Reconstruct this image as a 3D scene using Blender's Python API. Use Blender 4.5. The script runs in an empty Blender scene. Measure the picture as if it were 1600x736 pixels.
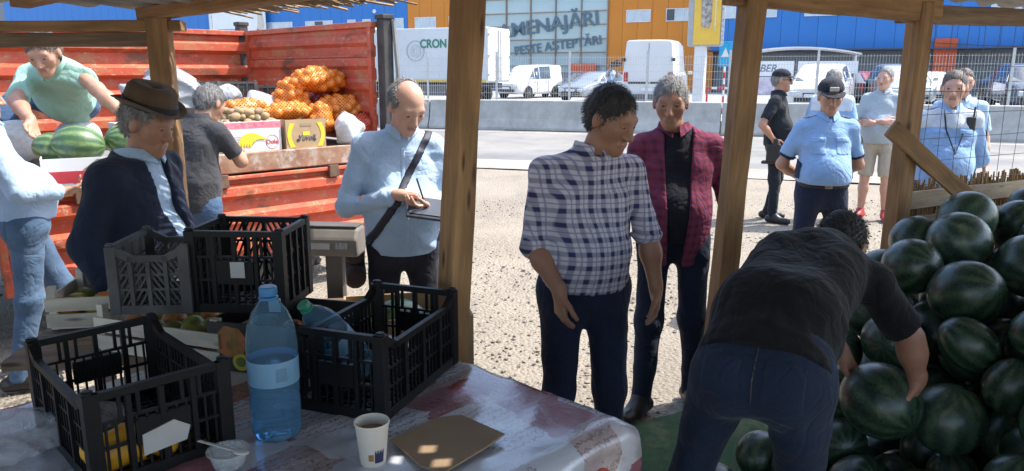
import bpy, bmesh, math, random
import numpy as np
from mathutils import Vector, Matrix, Euler
R = math.radians
random.seed(7); RNG = np.random.default_rng(7)
sc = bpy.context.scene
col = sc.collection

# ------------------------------------------------------------------ camera, sky, sun, exposure
cam_d = bpy.data.cameras.new('camera'); cam = bpy.data.objects.new('camera', cam_d); col.objects.link(cam)
cam.location = (0, 0, 1.75); cam.rotation_euler = (R(90 - 12), 0, 0)
cam_d.sensor_width = 36; cam_d.lens = 27; cam_d.clip_end = 900; cam_d.clip_start = 0.05
sc.camera = cam
SUN_EL, SUN_AZ = 58, 12          # azimuth counted from +x towards +y
sd = Vector((math.cos(R(SUN_EL)) * math.cos(R(SUN_AZ)), math.cos(R(SUN_EL)) * math.sin(R(SUN_AZ)), math.sin(R(SUN_EL))))
world = bpy.data.worlds.new('World'); sc.world = world; world.use_nodes = True
wn = world.node_tree; bg = wn.nodes['Background']
sky = wn.nodes.new('ShaderNodeTexSky'); sky.sky_type = 'NISHITA'; sky.sun_disc = False
sky.sun_elevation = R(SUN_EL); sky.sun_rotation = R(90 - SUN_AZ); sky.dust_density = 2.0; sky.air_density = 1.0
wn.links.new(sky.outputs[0], bg.inputs[0]); bg.inputs[1].default_value = 0.15
sl = bpy.data.lights.new('sun', 'SUN'); sl.energy = 2.6; sl.angle = R(0.5); sl.color = (1, .955, .88)
sun = bpy.data.objects.new('sun', sl); col.objects.link(sun); sun.rotation_euler = (-sd).to_track_quat('-Z', 'Y').to_euler()
sun.location = (10, 3, 20)
vs = sc.view_settings; vs.view_transform = 'Standard'; vs.look = 'None'; vs.gamma = 1; vs.use_curve_mapping = False
vs.exposure = 1.62

# ------------------------------------------------------------------ materials
MATS = {}
def _n(nt, t, **kw):
    n = nt.nodes.new(t)
    for k, v in kw.items(): setattr(n, k, v)
    return n
def _ramp(nt, src, stops):
    r = _n(nt, 'ShaderNodeValToRGB'); nt.links.new(src, r.inputs[0]); e = r.color_ramp.elements
    while len(e) < len(stops): e.new(0.5)
    for i, (p, c) in enumerate(stops): e[i].position = p; e[i].color = (*c, 1) if len(c) == 3 else c
    return r.outputs[0]
def _mix(nt, fac, a, b, mode='MIX'):
    m = _n(nt, 'ShaderNodeMix', data_type='RGBA', blend_type=mode)
    for s, v in ((m.inputs[0], fac), (m.inputs[6], a), (m.inputs[7], b)):
        if isinstance(v, bpy.types.NodeSocket): nt.links.new(v, s)
        elif isinstance(v, (int, float)): s.default_value = v
        else: s.default_value = (*v, 1)
    return m.outputs[2]
def _math(nt, op, a, b=None, c=None):
    m = _n(nt, 'ShaderNodeMath', operation=op)
    for i, v in enumerate((a, b, c)):
        if v is None: continue
        if isinstance(v, bpy.types.NodeSocket): nt.links.new(v, m.inputs[i])
        else: m.inputs[i].default_value = v
    return m.outputs[0]
def _coords(nt, scale=(1, 1, 1), kind='Object', rnd=True):
    t = _n(nt, 'ShaderNodeTexCoord'); mp = _n(nt, 'ShaderNodeMapping'); mp.inputs['Scale'].default_value = scale
    nt.links.new(t.outputs[kind], mp.inputs[0])
    if rnd:
        oi = _n(nt, 'ShaderNodeObjectInfo'); cx = _n(nt, 'ShaderNodeCombineXYZ')
        k = _math(nt, 'MULTIPLY', oi.outputs['Random'], 37.0)
        for i in range(3): nt.links.new(k, cx.inputs[i])
        nt.links.new(cx.outputs[0], mp.inputs['Location'])
    return mp.outputs[0]
def _noise(nt, vec, scale, detail=4, rough=.55, dist=0):
    n = _n(nt, 'ShaderNodeTexNoise'); n.inputs['Scale'].default_value = scale; n.inputs['Detail'].default_value = detail
    n.inputs['Roughness'].default_value = rough; n.inputs['Distortion'].default_value = dist
    nt.links.new(vec, n.inputs['Vector']); return n.outputs[0]
def _bump(nt, h, strength, dist=.01):
    b = _n(nt, 'ShaderNodeBump'); b.inputs['Strength'].default_value = strength; b.inputs['Distance'].default_value = dist
    nt.links.new(h, b.inputs['Height']); return b.outputs[0]
def base(name):
    m = bpy.data.materials.new(name); m.use_nodes = True; nt = m.node_tree
    return m, nt, nt.nodes['Principled BSDF']
def mat(name, c, c2=None, scale=8, rough=.6, metal=0, bump=0, bscale=None, stretch=(1, 1, 1), lo=.35, hi=.65, rnd=True,
        c3=None, s3=2, lo3=.5, hi3=.62, sss=0, coat=0, spec=.5, emit=0):
    if name in MATS: return MATS[name]
    m, nt, b = base(name); L = nt.links
    v = _coords(nt, stretch, rnd=rnd)
    if c2 is None: c2 = tuple(x * .78 for x in c)
    n1 = _noise(nt, v, scale, 6)
    cc = _ramp(nt, n1, [(lo, c2), (hi, c)])
    if c3:
        n3 = _noise(nt, v, s3, 8, .65); f = _ramp(nt, n3, [(lo3, (0, 0, 0)), (hi3, (1, 1, 1))]); cc = _mix(nt, f, cc, c3)
    L.new(cc, b.inputs['Base Color'])
    b.inputs['Roughness'].default_value = rough; b.inputs['Metallic'].default_value = metal
    b.inputs['Specular IOR Level'].default_value = spec
    if coat: b.inputs['Coat Weight'].default_value = coat; b.inputs['Coat Roughness'].default_value = .08
    if sss: b.inputs['Subsurface Weight'].default_value = sss; b.inputs['Subsurface Radius'].default_value = (.012, .005, .003)
    if bump: L.new(_bump(nt, _noise(nt, v, bscale or scale * 4, 5), bump), b.inputs['Normal'])
    MATS[name] = m; return m
def glassmat(name, c, rough=.02, trans=1.0, ior=1.45):
    if name in MATS: return MATS[name]
    m, nt, b = base(name); b.inputs['Base Color'].default_value = (*c, 1); b.inputs['Roughness'].default_value = rough
    b.inputs['Transmission Weight'].default_value = trans; b.inputs['IOR'].default_value = ior
    MATS[name] = m; return m
def filmmat(name, c, alpha=.35, rough=.15, var=.3):
    m, nt, b = base(name); v = _coords(nt)
    b.inputs['Base Color'].default_value = (*c, 1); b.inputs['Roughness'].default_value = rough
    nz = _noise(nt, v, 14, 5, .6, 1.5)
    a = _math(nt, 'MULTIPLY_ADD', nz, var * 2, alpha - var); nt.links.new(a, b.inputs['Alpha'])
    nt.links.new(_bump(nt, nz, .8, .02), b.inputs['Normal']); MATS[name] = m; return m
def wood(name, c, c2, rough=.75):
    if name in MATS: return MATS[name]
    m, nt, b = base(name); L = nt.links
    v = _coords(nt, (1.2, 22, 22)); g = _noise(nt, v, 2.2, 8, .6, .6)
    v2 = _coords(nt, (1, 3, 3)); g2 = _noise(nt, v2, 3, 5)
    cc = _ramp(nt, g, [(.32, c2), (.66, c)])
    cc = _mix(nt, _ramp(nt, g2, [(.42, (0, 0, 0)), (.72, (.7, .7, .7))]), cc, tuple(x * .45 for x in c2))
    vk = _coords(nt, (1.3, 6, 6)); vo = _n(nt, 'ShaderNodeTexVoronoi'); vo.inputs['Scale'].default_value = 2.0; L.new(vk, vo.inputs['Vector'])
    kn = _ramp(nt, vo.outputs['Distance'], [(.05, (1, 1, 1)), (.12, (0, 0, 0))]); cc = _mix(nt, kn, cc, tuple(x * .3 for x in c2))
    L.new(cc, b.inputs['Base Color']); b.inputs['Roughness'].default_value = rough
    L.new(_bump(nt, g, .55, .006), b.inputs['Normal']); MATS[name] = m; return m
def _crease(nt, v, strength=.34):
    # soft swells with sharp crease lines where the noise crosses its middle value
    a = _math(nt, 'ABSOLUTE', _math(nt, 'SUBTRACT', _noise(nt, v, 5.5, 2, .5, 1.1), .5)); b = _math(nt, 'ABSOLUTE', _math(nt, 'SUBTRACT', _noise(nt, v, 12, 2, .5, .9), .5))
    h = _math(nt, 'ADD', _math(nt, 'MINIMUM', a, .12), _math(nt, 'MULTIPLY', _math(nt, 'MINIMUM', b, .10), .45)); h = _math(nt, 'ADD', h, _math(nt, 'MULTIPLY', _noise(nt, v, 70, 2), .012))
    return _bump(nt, h, strength, .09)
def fabric(name, c, c2=None, rough=.9, weave=650, var=5):
    if name in MATS: return MATS[name]
    m, nt, b = base(name); L = nt.links; v = _coords(nt)
    if c2 is None: c2 = tuple(x * .72 for x in c)
    n1 = _noise(nt, v, var, 5); cc = _ramp(nt, n1, [(.3, c2), (.7, c)]); L.new(cc, b.inputs['Base Color'])
    b.inputs['Roughness'].default_value = rough; b.inputs['Specular IOR Level'].default_value = .25
    b.inputs['Sheen Weight'].default_value = .08
    L.new(_crease(nt, v), b.inputs['Normal']); MATS[name] = m; return m
def plaid(name, base_c, dark, thin, period=.07, wbig=.34, thinw=.08, rough=.9):
    m, nt, b = base(name); L = nt.links
    tc = _n(nt, 'ShaderNodeTexCoord'); sep = _n(nt, 'ShaderNodeSeparateXYZ')
    nz = _n(nt, 'ShaderNodeTexNoise'); nz.inputs['Scale'].default_value = 7; L.new(tc.outputs['Object'], nz.inputs[0])
    mx = _n(nt, 'ShaderNodeVectorMath', operation='MULTIPLY_ADD'); mx.inputs[1].default_value = (.010, .010, .010)
    L.new(nz.outputs['Color'], mx.inputs[0]); L.new(tc.outputs['Object'], mx.inputs[2]); L.new(mx.outputs[0], sep.inputs[0])
    u = _math(nt, 'ADD', sep.outputs[0], _math(nt, 'MULTIPLY', sep.outputs[1], .75)); w = sep.outputs[2]
    def band(x, width, off=0.0):
        f = _math(nt, 'FRACT', _math(nt, 'MULTIPLY_ADD', x, 1 / period, 40.0 + off)); d = _math(nt, 'ABSOLUTE', _math(nt, 'SUBTRACT', f, .5))
        mr = _n(nt, 'ShaderNodeMapRange', interpolation_type='SMOOTHSTEP'); L.new(d, mr.inputs[0])
        mr.inputs[1].default_value = width / 2 - .05; mr.inputs[2].default_value = width / 2 + .05; mr.inputs[3].default_value = 1; mr.inputs[4].default_value = 0
        return mr.outputs[0]
    fx, fz = band(u, wbig), band(w, wbig)
    f1 = _math(nt, 'MULTIPLY', _math(nt, 'ADD', fx, fz), .5)
    cc = _mix(nt, f1, base_c, dark)
    tx = _math(nt, 'MAXIMUM', band(u, thinw, .5), band(w, thinw, .5)); cc = _mix(nt, _math(nt, 'MULTIPLY', tx, .75), cc, thin)
    L.new(cc, b.inputs['Base Color']); b.inputs['Roughness'].default_value = rough; b.inputs['Specular IOR Level'].default_value = .25
    L.new(_crease(nt, tc.outputs['Object'], .32), b.inputs['Normal'])
    MATS[name] = m; return m
def melonmat(name, dark, light, yellow=None, rough=.3):
    m, nt, b = base(name); L = nt.links
    tc = _n(nt, 'ShaderNodeTexCoord'); oi = _n(nt, 'ShaderNodeObjectInfo')
    off = _n(nt, 'ShaderNodeVectorMath', operation='ADD'); cx = _n(nt, 'ShaderNodeCombineXYZ'); L.new(_math(nt, 'MULTIPLY', oi.outputs['Random'], 50), cx.inputs[0])
    L.new(tc.outputs['Object'], off.inputs[0]); L.new(cx.outputs[0], off.inputs[1])
    sep = _n(nt, 'ShaderNodeSeparateXYZ'); L.new(tc.outputs['Object'], sep.inputs[0])
    ang = _math(nt, 'ARCTAN2', sep.outputs[1], sep.outputs[2])
    nz = _noise(nt, off.outputs[0], 22, 5, .65)
    ph = _math(nt, 'ADD', _math(nt, 'MULTIPLY', ang, 11), _math(nt, 'MULTIPLY', nz, 4.6))
    st = _math(nt, 'SINE', ph)
    mot = _noise(nt, off.outputs[0], 60, 4, .7)
    k = _math(nt, 'ADD', st, _math(nt, 'MULTIPLY_ADD', mot, 1.6, -.8))
    mr = _n(nt, 'ShaderNodeMapRange'); L.new(k, mr.inputs[0]); mr.inputs[1].default_value = -.55; mr.inputs[2].default_value = .95
    cc = _mix(nt, mr.outputs[0], dark, light)
    bigv = _noise(nt, off.outputs[0], 4, 2); cc = _mix(nt, _ramp(nt, bigv, [(.4, (0, 0, 0)), (.7, (.5, .5, .5))]), cc, tuple(x * .6 for x in dark))
    if yellow: cc = _mix(nt, _ramp(nt, _noise(nt, off.outputs[0], 1.2, 2), [(.62, (0, 0, 0)), (.74, (.55, .55, .55))]), cc, yellow)
    dn = _noise(nt, off.outputs[0], 11, 7, .75); cc = _mix(nt, _ramp(nt, dn, [(.55, (0, 0, 0)), (.75, (.45, .45, .45))]), cc, (.19, .175, .14))
    L.new(cc, b.inputs['Base Color'])
    L.new(_ramp(nt, dn, [(.4, (rough,) * 3), (.7, (rough + .3,) * 3)]), b.inputs['Roughness'])
    b.inputs['Coat Weight'].default_value = .25; b.inputs['Coat Roughness'].default_value = .2
    L.new(_bump(nt, _noise(nt, off.outputs[0], 30, 3), .12, .01), b.inputs['Normal'])
    MATS[name] = m; return m

# ------------------------------------------------------------------ objects
def thing(name, label, cat, loc=(0, 0, 0), rz=0, group=None, rot=None):
    o = bpy.data.objects.new(name, None); col.objects.link(o); o.empty_display_size = .1
    o.location = loc; o.rotation_euler = rot if rot else (0, 0, rz); return tag(o, label, cat, group)
def tag(o, label, cat=None, group=None, kind=None):
    if label: o['label'] = label
    if cat: o['category'] = cat
    if group: o['group'] = group
    if kind: o['kind'] = kind
    return o
def link(name, me, m, parent=None, loc=None, rot=None, smooth=False):
    o = bpy.data.objects.new(name, me); col.objects.link(o)
    if m is not None and not me.materials: me.materials.append(m)
    if parent: o.parent = parent
    if loc is not None: o.location = loc
    if rot is not None: o.rotation_euler = rot
    if smooth: me.shade_smooth()
    return o
def copy_tree(o, parent=None):
    c = o.copy(); col.objects.link(c); c.parent = parent
    for ch in list(o.children): copy_tree(ch, c)
    return c
class MB:
    def __init__(s): s.v = []; s.f = []
    def add(s, vs, fs):
        n = len(s.v); s.v += [tuple(v) for v in vs]; s.f += [tuple(i + n for i in f) for f in fs]; return s
    def box(s, c, d, rot=None):
        x, y, z = d[0] / 2, d[1] / 2, d[2] / 2
        vs = [Vector(p) for p in ((-x, -y, -z), (x, -y, -z), (x, y, -z), (-x, y, -z), (-x, -y, z), (x, -y, z), (x, y, z), (-x, y, z))]
        if rot is not None:
            M = rot if isinstance(rot, Matrix) else Euler(rot).to_matrix()
            vs = [M @ v for v in vs]
        c = Vector(c)
        return s.add([v + c for v in vs], [(0, 3, 2, 1), (4, 5, 6, 7), (0, 1, 5, 4), (1, 2, 6, 5), (2, 3, 7, 6), (3, 0, 4, 7)])
    def bar(s, a, b, w, h=None, up=(0, 0, 1)):
        a, b = Vector(a), Vector(b); h = h or w; x = (b - a).normalized(); u = Vector(up)
        if abs(x.dot(u)) > .98: u = Vector((0, 1, 0))
        y = u.cross(x).normalized(); z = x.cross(y)
        M = Matrix((x, y, z)).transposed()
        return s.box((a + b) / 2, ((b - a).length, w, h), M)
    def tube(s, pts, r, n=8, cap=True):
        pts = [Vector(p) for p in pts]; rr = r if isinstance(r, (list, tuple)) else [r] * len(pts); vs = []; fs = []
        for i, p in enumerate(pts):
            t = (pts[min(i + 1, len(pts) - 1)] - pts[max(i - 1, 0)]).normalized()
            u = Vector((0, 0, 1)) if abs(t.z) < .9 else Vector((0, 1, 0)); a = u.cross(t).normalized(); b = t.cross(a)
            vs += [p + (a * math.cos(2 * math.pi * k / n) + b * math.sin(2 * math.pi * k / n)) * rr[i] for k in range(n)]
        for i in range(len(pts) - 1):
            fs += [(i * n + k, i * n + (k + 1) % n, (i + 1) * n + (k + 1) % n, (i + 1) * n + k) for k in range(n)]
        if cap: fs += [tuple(range(n))[::-1], tuple((len(pts) - 1) * n + k for k in range(n))]
        return s.add(vs, fs)
    def lathe(s, prof, n=24, c=(0, 0, 0), axis=None, closed_ends=True):
        vs = []; fs = []; m = len(prof); M = axis if axis is not None else Matrix.Identity(3); c = Vector(c)
        for (r, z) in prof: vs += [M @ Vector((r * math.cos(2 * math.pi * k / n), r * math.sin(2 * math.pi * k / n), z)) + c for k in range(n)]
        for i in range(m - 1): fs += [(i * n + k, i * n + (k + 1) % n, (i + 1) * n + (k + 1) % n, (i + 1) * n + k) for k in range(n)]
        if closed_ends: fs += [tuple(range(n))[::-1], tuple((m - 1) * n + k for k in range(n))]
        return s.add(vs, fs)
    def prism(s, poly, z0, z1, M=None):
        n = len(poly); vs = [Vector((*p, z0)) for p in poly] + [Vector((*p, z1)) for p in poly]
        if M is not None: vs = [M @ v for v in vs]
        return s.add(vs, [tuple(range(n))[::-1], tuple(range(n, 2 * n))] + [(i, (i + 1) % n, n + (i + 1) % n, n + i) for i in range(n)])
    def mesh(s, name): me = bpy.data.meshes.new(name); me.from_pydata(s.v, [], s.f); me.update(); return me
    def build(s, name, m, parent=None, loc=None, rot=None, smooth=False, bevel=0, seg=2, angle=40):
        me = s.mesh(name); bm = bmesh.new(); bm.from_mesh(me); bmesh.ops.recalc_face_normals(bm, faces=bm.faces); bm.to_mesh(me); bm.free()
        o = link(name, me, m, parent, loc, rot)
        if smooth: me.shade_smooth(); me.set_sharp_from_angle(angle=R(angle))
        if bevel:
            b = o.modifiers.new('bevel', 'BEVEL'); b.width = bevel; b.segments = seg; b.limit_method = 'ANGLE'
        return o
def beam(name, a, b, w, h, m, parent=None, bevel=.004, label=None, wob=True, roll=0):
    """a sawn timber with its grain along local X"""
    a, b = Vector(a), Vector(b); x = (b - a).normalized(); u = Vector((0, 0, 1))
    if abs(x.dot(u)) > .9: u = Vector((0, -1, 0))
    y = u.cross(x).normalized(); z = x.cross(y); L = (b - a).length; n = 8
    rr = random.Random(int(abs(a.x * 1000 + b.y * 777 + w * 5555))); mb = MB(); vs = []; fs = []
    for i in range(n + 1):
        dx = -L / 2 + L * i / n; j = .003 if wob else 0
        for sy, sz in ((-1, -1), (1, -1), (1, 1), (-1, 1)): vs.append((dx, sy * w / 2 + rr.uniform(-j, j), sz * h / 2 + rr.uniform(-j, j)))
    for i in range(n):
        for k in range(4): fs.append((i * 4 + k, i * 4 + (k + 1) % 4, (i + 1) * 4 + (k + 1) % 4, (i + 1) * 4 + k))
    fs += [(3, 2, 1, 0), tuple(n * 4 + k for k in range(4))]
    mb.add(vs, fs); o = mb.build(name, m, None, bevel=bevel)
    Mw = Matrix.Translation((a + b) / 2) @ Matrix((x, y, z)).transposed().to_4x4() @ Matrix.Rotation(roll, 4, 'X')
    if parent:
        o.parent = parent; pm = Matrix.Translation(parent.location) @ parent.rotation_euler.to_matrix().to_4x4(); o.matrix_local = pm.inverted() @ Mw
    else: o.matrix_world = Mw
    return o
def text_part(name, s, size, m, parent, loc, rot, ext=.002, align='CENTER', bold=0, sx=1, shear=0):
    cu = bpy.data.curves.new(name, 'FONT'); cu.body = s; cu.size = size; cu.extrude = ext; cu.align_x = align; cu.align_y = 'CENTER'; cu.offset = bold; cu.shear = shear
    t = bpy.data.objects.new(name, cu); col.objects.link(t); dg = bpy.context.evaluated_depsgraph_get()
    me = bpy.data.meshes.new_from_object(t.evaluated_get(dg)); bpy.data.objects.remove(t)
    me.materials.clear(); o = link(name, me, m, parent, loc, rot); o.scale = (sx, 1, 1); return o

# ------------------------------------------------------------------ implicit surfaces (for bodies, cloth, sacks, bags)
def smin(a, b, k):
    if k <= 0: return np.minimum(a, b)
    h = np.maximum(k - np.abs(a - b), 0) / k
    return np.minimum(a, b) - h * h * k * .25
class Field:
    def __init__(s, k=.03): s.p = []; s.k = k; s.lo = np.full(3, 1e9); s.hi = -s.lo; s.cuts = []; s.noise = None; s.subs = []
    def _b(s, *ps, r):
        for p in ps: s.lo = np.minimum(s.lo, np.array(p) - r); s.hi = np.maximum(s.hi, np.array(p) + r)
    def cap(s, a, b, ra, rb=None, k=None, cut=None):
        rb = ra if rb is None else rb; a = np.array(a, float); b = np.array(b, float); ab = b - a; L2 = max(ab @ ab, 1e-9)
        def f(P):
            t = np.clip((P - a) @ ab / L2, 0, 1); d = np.linalg.norm(P - a - t[:, None] * ab, axis=1) - (ra + (rb - ra) * t)
            if cut:
                n = ab / math.sqrt(L2); d = np.maximum(d, (P - b) @ n)
            return d
        s.p.append((f, s.k if k is None else k)); s._b(a, r=ra); s._b(b, r=rb); return s
    def ell(s, c, r, axes=None, k=None):
        c = np.array(c, float); r = np.array(r, float); A = np.eye(3) if axes is None else np.array(axes, float)
        def f(P):
            q = (P - c) @ A.T; l = np.linalg.norm(q / r, axis=1); g = np.linalg.norm(q / (r * r), axis=1) + 1e-9
            return l * (l - 1) / g
        s.p.append((f, s.k if k is None else k)); s._b(c, r=r.max()); return s
    def cut(s, p, n): s.cuts.append((np.array(p, float), np.array(n, float) / np.linalg.norm(n))); return s
    def sub(s, f): s.subs.append(f); return s
    def ev(s, P):
        d = None
        for f, k in s.p: v = f(P); d = v if d is None else smin(d, v, k)
        if s.noise is not None: d = d + s.noise(P)
        for p, n in s.cuts: d = np.maximum(d, (P - p) @ n)
        for f in s.subs: d = np.maximum(d, f(P))
        return d
    def mesh(s, name, h, rough=None):
        lo, hi = s.lo - h * 2.5, s.hi + h * 2.5; n = np.ceil((hi - lo) / h).astype(int) + 1
        ax = [lo[i] + h * np.arange(n[i]) for i in range(3)]
        B = 4; nbk = -(-n // B); n = nbk * B; ax = [lo[i] + h * np.arange(n[i]) for i in range(3)]
        cs = [lo[i] + h * (B * np.arange(nbk[i]) + (B - 1) / 2) for i in range(3)]
        C = np.stack(np.meshgrid(*cs, indexing='ij'), -1).reshape(-1, 3); dv = np.empty(len(C)); st = 150000
        for i in range(0, len(C), st): dv[i:i + st] = s.ev(C[i:i + st])
        act = np.abs(dv) < h * B * .5 * 1.733 * 1.5 + .02 * (s.noise is not None)
        V = np.broadcast_to(dv.reshape(nbk)[:, None, :, None, :, None], (nbk[0], B, nbk[1], B, nbk[2], B)).copy()
        off = h * (np.arange(B) - (B - 1) / 2); O = np.stack(np.meshgrid(off, off, off, indexing='ij'), -1).reshape(1, -1, 3)
        I = np.argwhere(act.reshape(nbk)); CA = C[act]
        for i in range(0, len(CA), 2500):
            P = (CA[i:i + 2500, None] + O).reshape(-1, 3); v = s.ev(P).reshape(-1, B, B, B); ii = I[i:i + 2500]; V[ii[:, 0], :, ii[:, 1], :, ii[:, 2], :] = v
        V = V.reshape(n); return nets(V, lo, h, name)
def nets(V, lo, h, name):
    S = V < 0; nx, ny, nz = V.shape
    c = np.zeros((nx - 1, ny - 1, nz - 1), int)
    for dx in (0, 1):
        for dy in (0, 1):
            for dz in (0, 1): c += S[dx:nx - 1 + dx, dy:ny - 1 + dy, dz:nz - 1 + dz]
    act = (c > 0) & (c < 8); idx = -np.ones(act.shape, int); ids = np.argwhere(act); idx[act] = np.arange(len(ids))
    acc = np.zeros((len(ids), 3)); cnt = np.zeros(len(ids)); C = [(a, b, d) for a in (0, 1) for b in (0, 1) for d in (0, 1)]
    for i, p in enumerate(C):
        for q in C[i + 1:]:
            if sum(abs(p[t] - q[t]) for t in range(3)) != 1: continue
            a = V[ids[:, 0] + p[0], ids[:, 1] + p[1], ids[:, 2] + p[2]]; b = V[ids[:, 0] + q[0], ids[:, 1] + q[1], ids[:, 2] + q[2]]
            m = (a < 0) != (b < 0); t = np.where(m, a / np.where(m, a - b, 1), 0)
            acc += np.where(m[:, None], np.array(p) + t[:, None] * (np.array(q) - np.array(p)), 0); cnt += m
    vs = lo + h * (ids + acc / cnt[:, None]); F = []
    for ax in range(3):
        sl0 = [slice(None)] * 3; sl1 = [slice(None)] * 3; sl0[ax] = slice(0, -1); sl1[ax] = slice(1, None)
        e = S[tuple(sl0)] != S[tuple(sl1)]; E = np.argwhere(e); o1, o2 = [i for i in range(3) if i != ax]
        ok = (E[:, o1] > 0) & (E[:, o2] > 0) & (E[:, o1] < V.shape[o1] - 1) & (E[:, o2] < V.shape[o2] - 1); E = E[ok]
        q = []
        for d1, d2 in ((-1, -1), (0, -1), (0, 0), (-1, 0)):
            I = E.copy(); I[:, o1] += d1; I[:, o2] += d2; q.append(idx[I[:, 0], I[:, 1], I[:, 2]])
        q = np.stack(q, 1); inside = S[E[:, 0], E[:, 1], E[:, 2]]
        if ax == 1: inside = ~inside
        q[~inside] = q[~inside][:, ::-1]; F.append(q)
    F = np.concatenate(F); F = F[(F >= 0).all(1)]
    me = bpy.data.meshes.new(name); me.vertices.add(len(vs)); me.vertices.foreach_set('co', vs.astype(np.float32).ravel())
    me.loops.add(len(F) * 4); me.polygons.add(len(F)); me.polygons.foreach_set('loop_start', np.arange(0, len(F) * 4, 4, dtype=np.int32))
    me.polygons.foreach_set('loop_total', np.full(len(F), 4, dtype=np.int32)); me.loops.foreach_set('vertex_index', F.astype(np.int32).ravel())
    me.polygons.foreach_set('use_smooth', np.ones(len(F), bool)); me.update(calc_edges=True); return me
def folds(seed, amp=.005, freq=22, axis=(0, 0, 1), n=5):
    r = np.random.default_rng(seed); D = r.normal(size=(n, 3)) * .6 + np.array(axis) * 1.0; D /= np.linalg.norm(D, axis=1)[:, None]
    ph = r.uniform(0, 6, n); fr = freq * r.uniform(.6, 1.7, n); W = r.normal(size=(3, 3)) * 5
    def f(P):
        w = np.sin(P @ W) * .05; Q = P + w; d = 0
        for i in range(n): d = d + (1 - np.abs(np.sin(Q @ D[i] * fr[i] * .5 + ph[i]))) ** 2
        return -amp * (d - n * .35) * (.35 + .65 * np.sin(P @ D[0] * 5 + ph[0]) ** 2)
    return f
def joinmesh(name, mes):
    bm = bmesh.new()
    for m in mes: bm.from_mesh(m)
    me = bpy.data.meshes.new(name); bm.to_mesh(me); bm.free(); me.shade_smooth()
    for m in mes: bpy.data.meshes.remove(m)
    return me
# ------------------------------------------------------------------ ground, road, car park
def groundmat():
    m, nt, b = base('gravel_ground'); L = nt.links; v = _coords(nt, rnd=False)
    n1 = _noise(nt, v, .55, 6); n2 = _noise(nt, v, 9, 6, .7)
    vo = _n(nt, 'ShaderNodeTexVoronoi'); vo.inputs['Scale'].default_value = 38; L.new(v, vo.inputs['Vector'])
    sp = _ramp(nt, vo.outputs['Color'], [(.1, (.17, .143, .110)), (.5, (.235, .203, .158)), (.9, (.30, .265, .212))])
    cc = _mix(nt, _ramp(nt, n2, [(.35, (0, 0, 0)), (.65, (1, 1, 1))]), (.235, .197, .148), sp)
    cc = _mix(nt, _ramp(nt, n1, [(.4, (0, 0, 0)), (.62, (.7, .7, .7))]), cc, (.30, .26, .205)); n4 = _noise(nt, _coords(nt, (1, .45, 1), rnd=False), 1.6, 5, .6, .5); cc = _mix(nt, _ramp(nt, n4, [(.52, (0, 0, 0)), (.68, (.6, .6, .6))]), cc, (.19, .165, .135))
    L.new(cc, b.inputs['Base Color']); b.inputs['Roughness'].default_value = .95
    h = _math(nt, 'ADD', _math(nt, 'MULTIPLY', n2, 1.0), _math(nt, 'MULTIPLY', vo.outputs['Distance'], -.9))
    L.new(_bump(nt, h, .6, .03), b.inputs['Normal']); return m
GM = groundmat()
g = MB(); N = 60
xs = sorted(set([-500, -200, -80, -30] + [-14 + i * .5 for i in range(57)] + [30, 80, 200, 500])); ys = sorted(set([-300, -60, -10] + [-3 + i * .5 for i in range(52)] + [26, 60, 200, 600]))
vsg = []
for y in ys:
    for x in xs:
        near = -14 <= x <= 14 and .5 < y < 15
        vsg.append((x, y, (math.sin(x * 1.7 + y * .6) * math.sin(y * 1.3 - x * .4) * .012 - .012) if near else -.012))
nx_ = len(xs); g.add(vsg, [(j * nx_ + i, j * nx_ + i + 1, (j + 1) * nx_ + i + 1, (j + 1) * nx_ + i) for j in range(len(ys) - 1) for i in range(nx_ - 1)])
tag(g.build('ground', GM, smooth=True), None, kind='structure')
# loose stones lying on the gravel, near the stall
def stones(n):
    r = np.random.default_rng(3); vs = []; fs = []
    ico = bmesh.new(); bmesh.ops.create_icosphere(ico, subdivisions=1, radius=1); iv = np.array([v.co[:] for v in ico.verts]); jf = [tuple(v.index for v in f.verts) for f in ico.faces]; ico.free()
    ys_ = 2.2 + r.random(n) ** 1.5 * 8.5; xs_ = r.uniform(-1, 1, n) * (ys_ * .75 + .8); sz = .004 + .013 * r.random(n) ** 3.0; big = r.random(n) < .012; sz[big] *= 1.6
    V = np.empty((n, 12, 3)); sc_ = r.uniform(.6, 1.3, (n, 1, 3)) * np.array([1, 1, .6]); a = r.uniform(0, 6.28, n)
    P = iv[None] * sc_ * (1 + r.uniform(-.22, .22, (n, 12, 1))) * sz[:, None, None]
    V[..., 0] = P[..., 0] * np.cos(a)[:, None] - P[..., 1] * np.sin(a)[:, None] + xs_[:, None]
    V[..., 1] = P[..., 0] * np.sin(a)[:, None] + P[..., 1] * np.cos(a)[:, None] + ys_[:, None]; V[..., 2] = P[..., 2] + sz[:, None, None][..., 0] * .25 - .01
    F = (np.array(jf)[None] + 12 * np.arange(n)[:, None, None]).reshape(-1, 3)
    me = bpy.data.meshes.new('gravel'); me.from_pydata(V.reshape(-1, 3).tolist(), [], F.tolist()); return me
def stonemat():
    m, nt, b = base('stone_chips'); ge = _n(nt, 'ShaderNodeNewGeometry')
    nt.links.new(_ramp(nt, ge.outputs['Random Per Island'], [(0, (.16, .14, .115)), (.5, (.215, .192, .160)), (.9, (.27, .245, .21)), (1, (.37, .345, .30))]), b.inputs['Base Color']); b.inputs['Roughness'].default_value = .9; return m
tag(link('gravel', stones(34000), stonemat()), 'loose pale gravel and stone chips strewn over the yard', 'gravel', kind='stuff')
BD = Vector((.9523, -.3052, 0)); BN = Vector((.3052, .9523, 0)); BROT = math.atan2(BD.y, BD.x); BO = Vector((-2.9, 24.9, 0))
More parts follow.
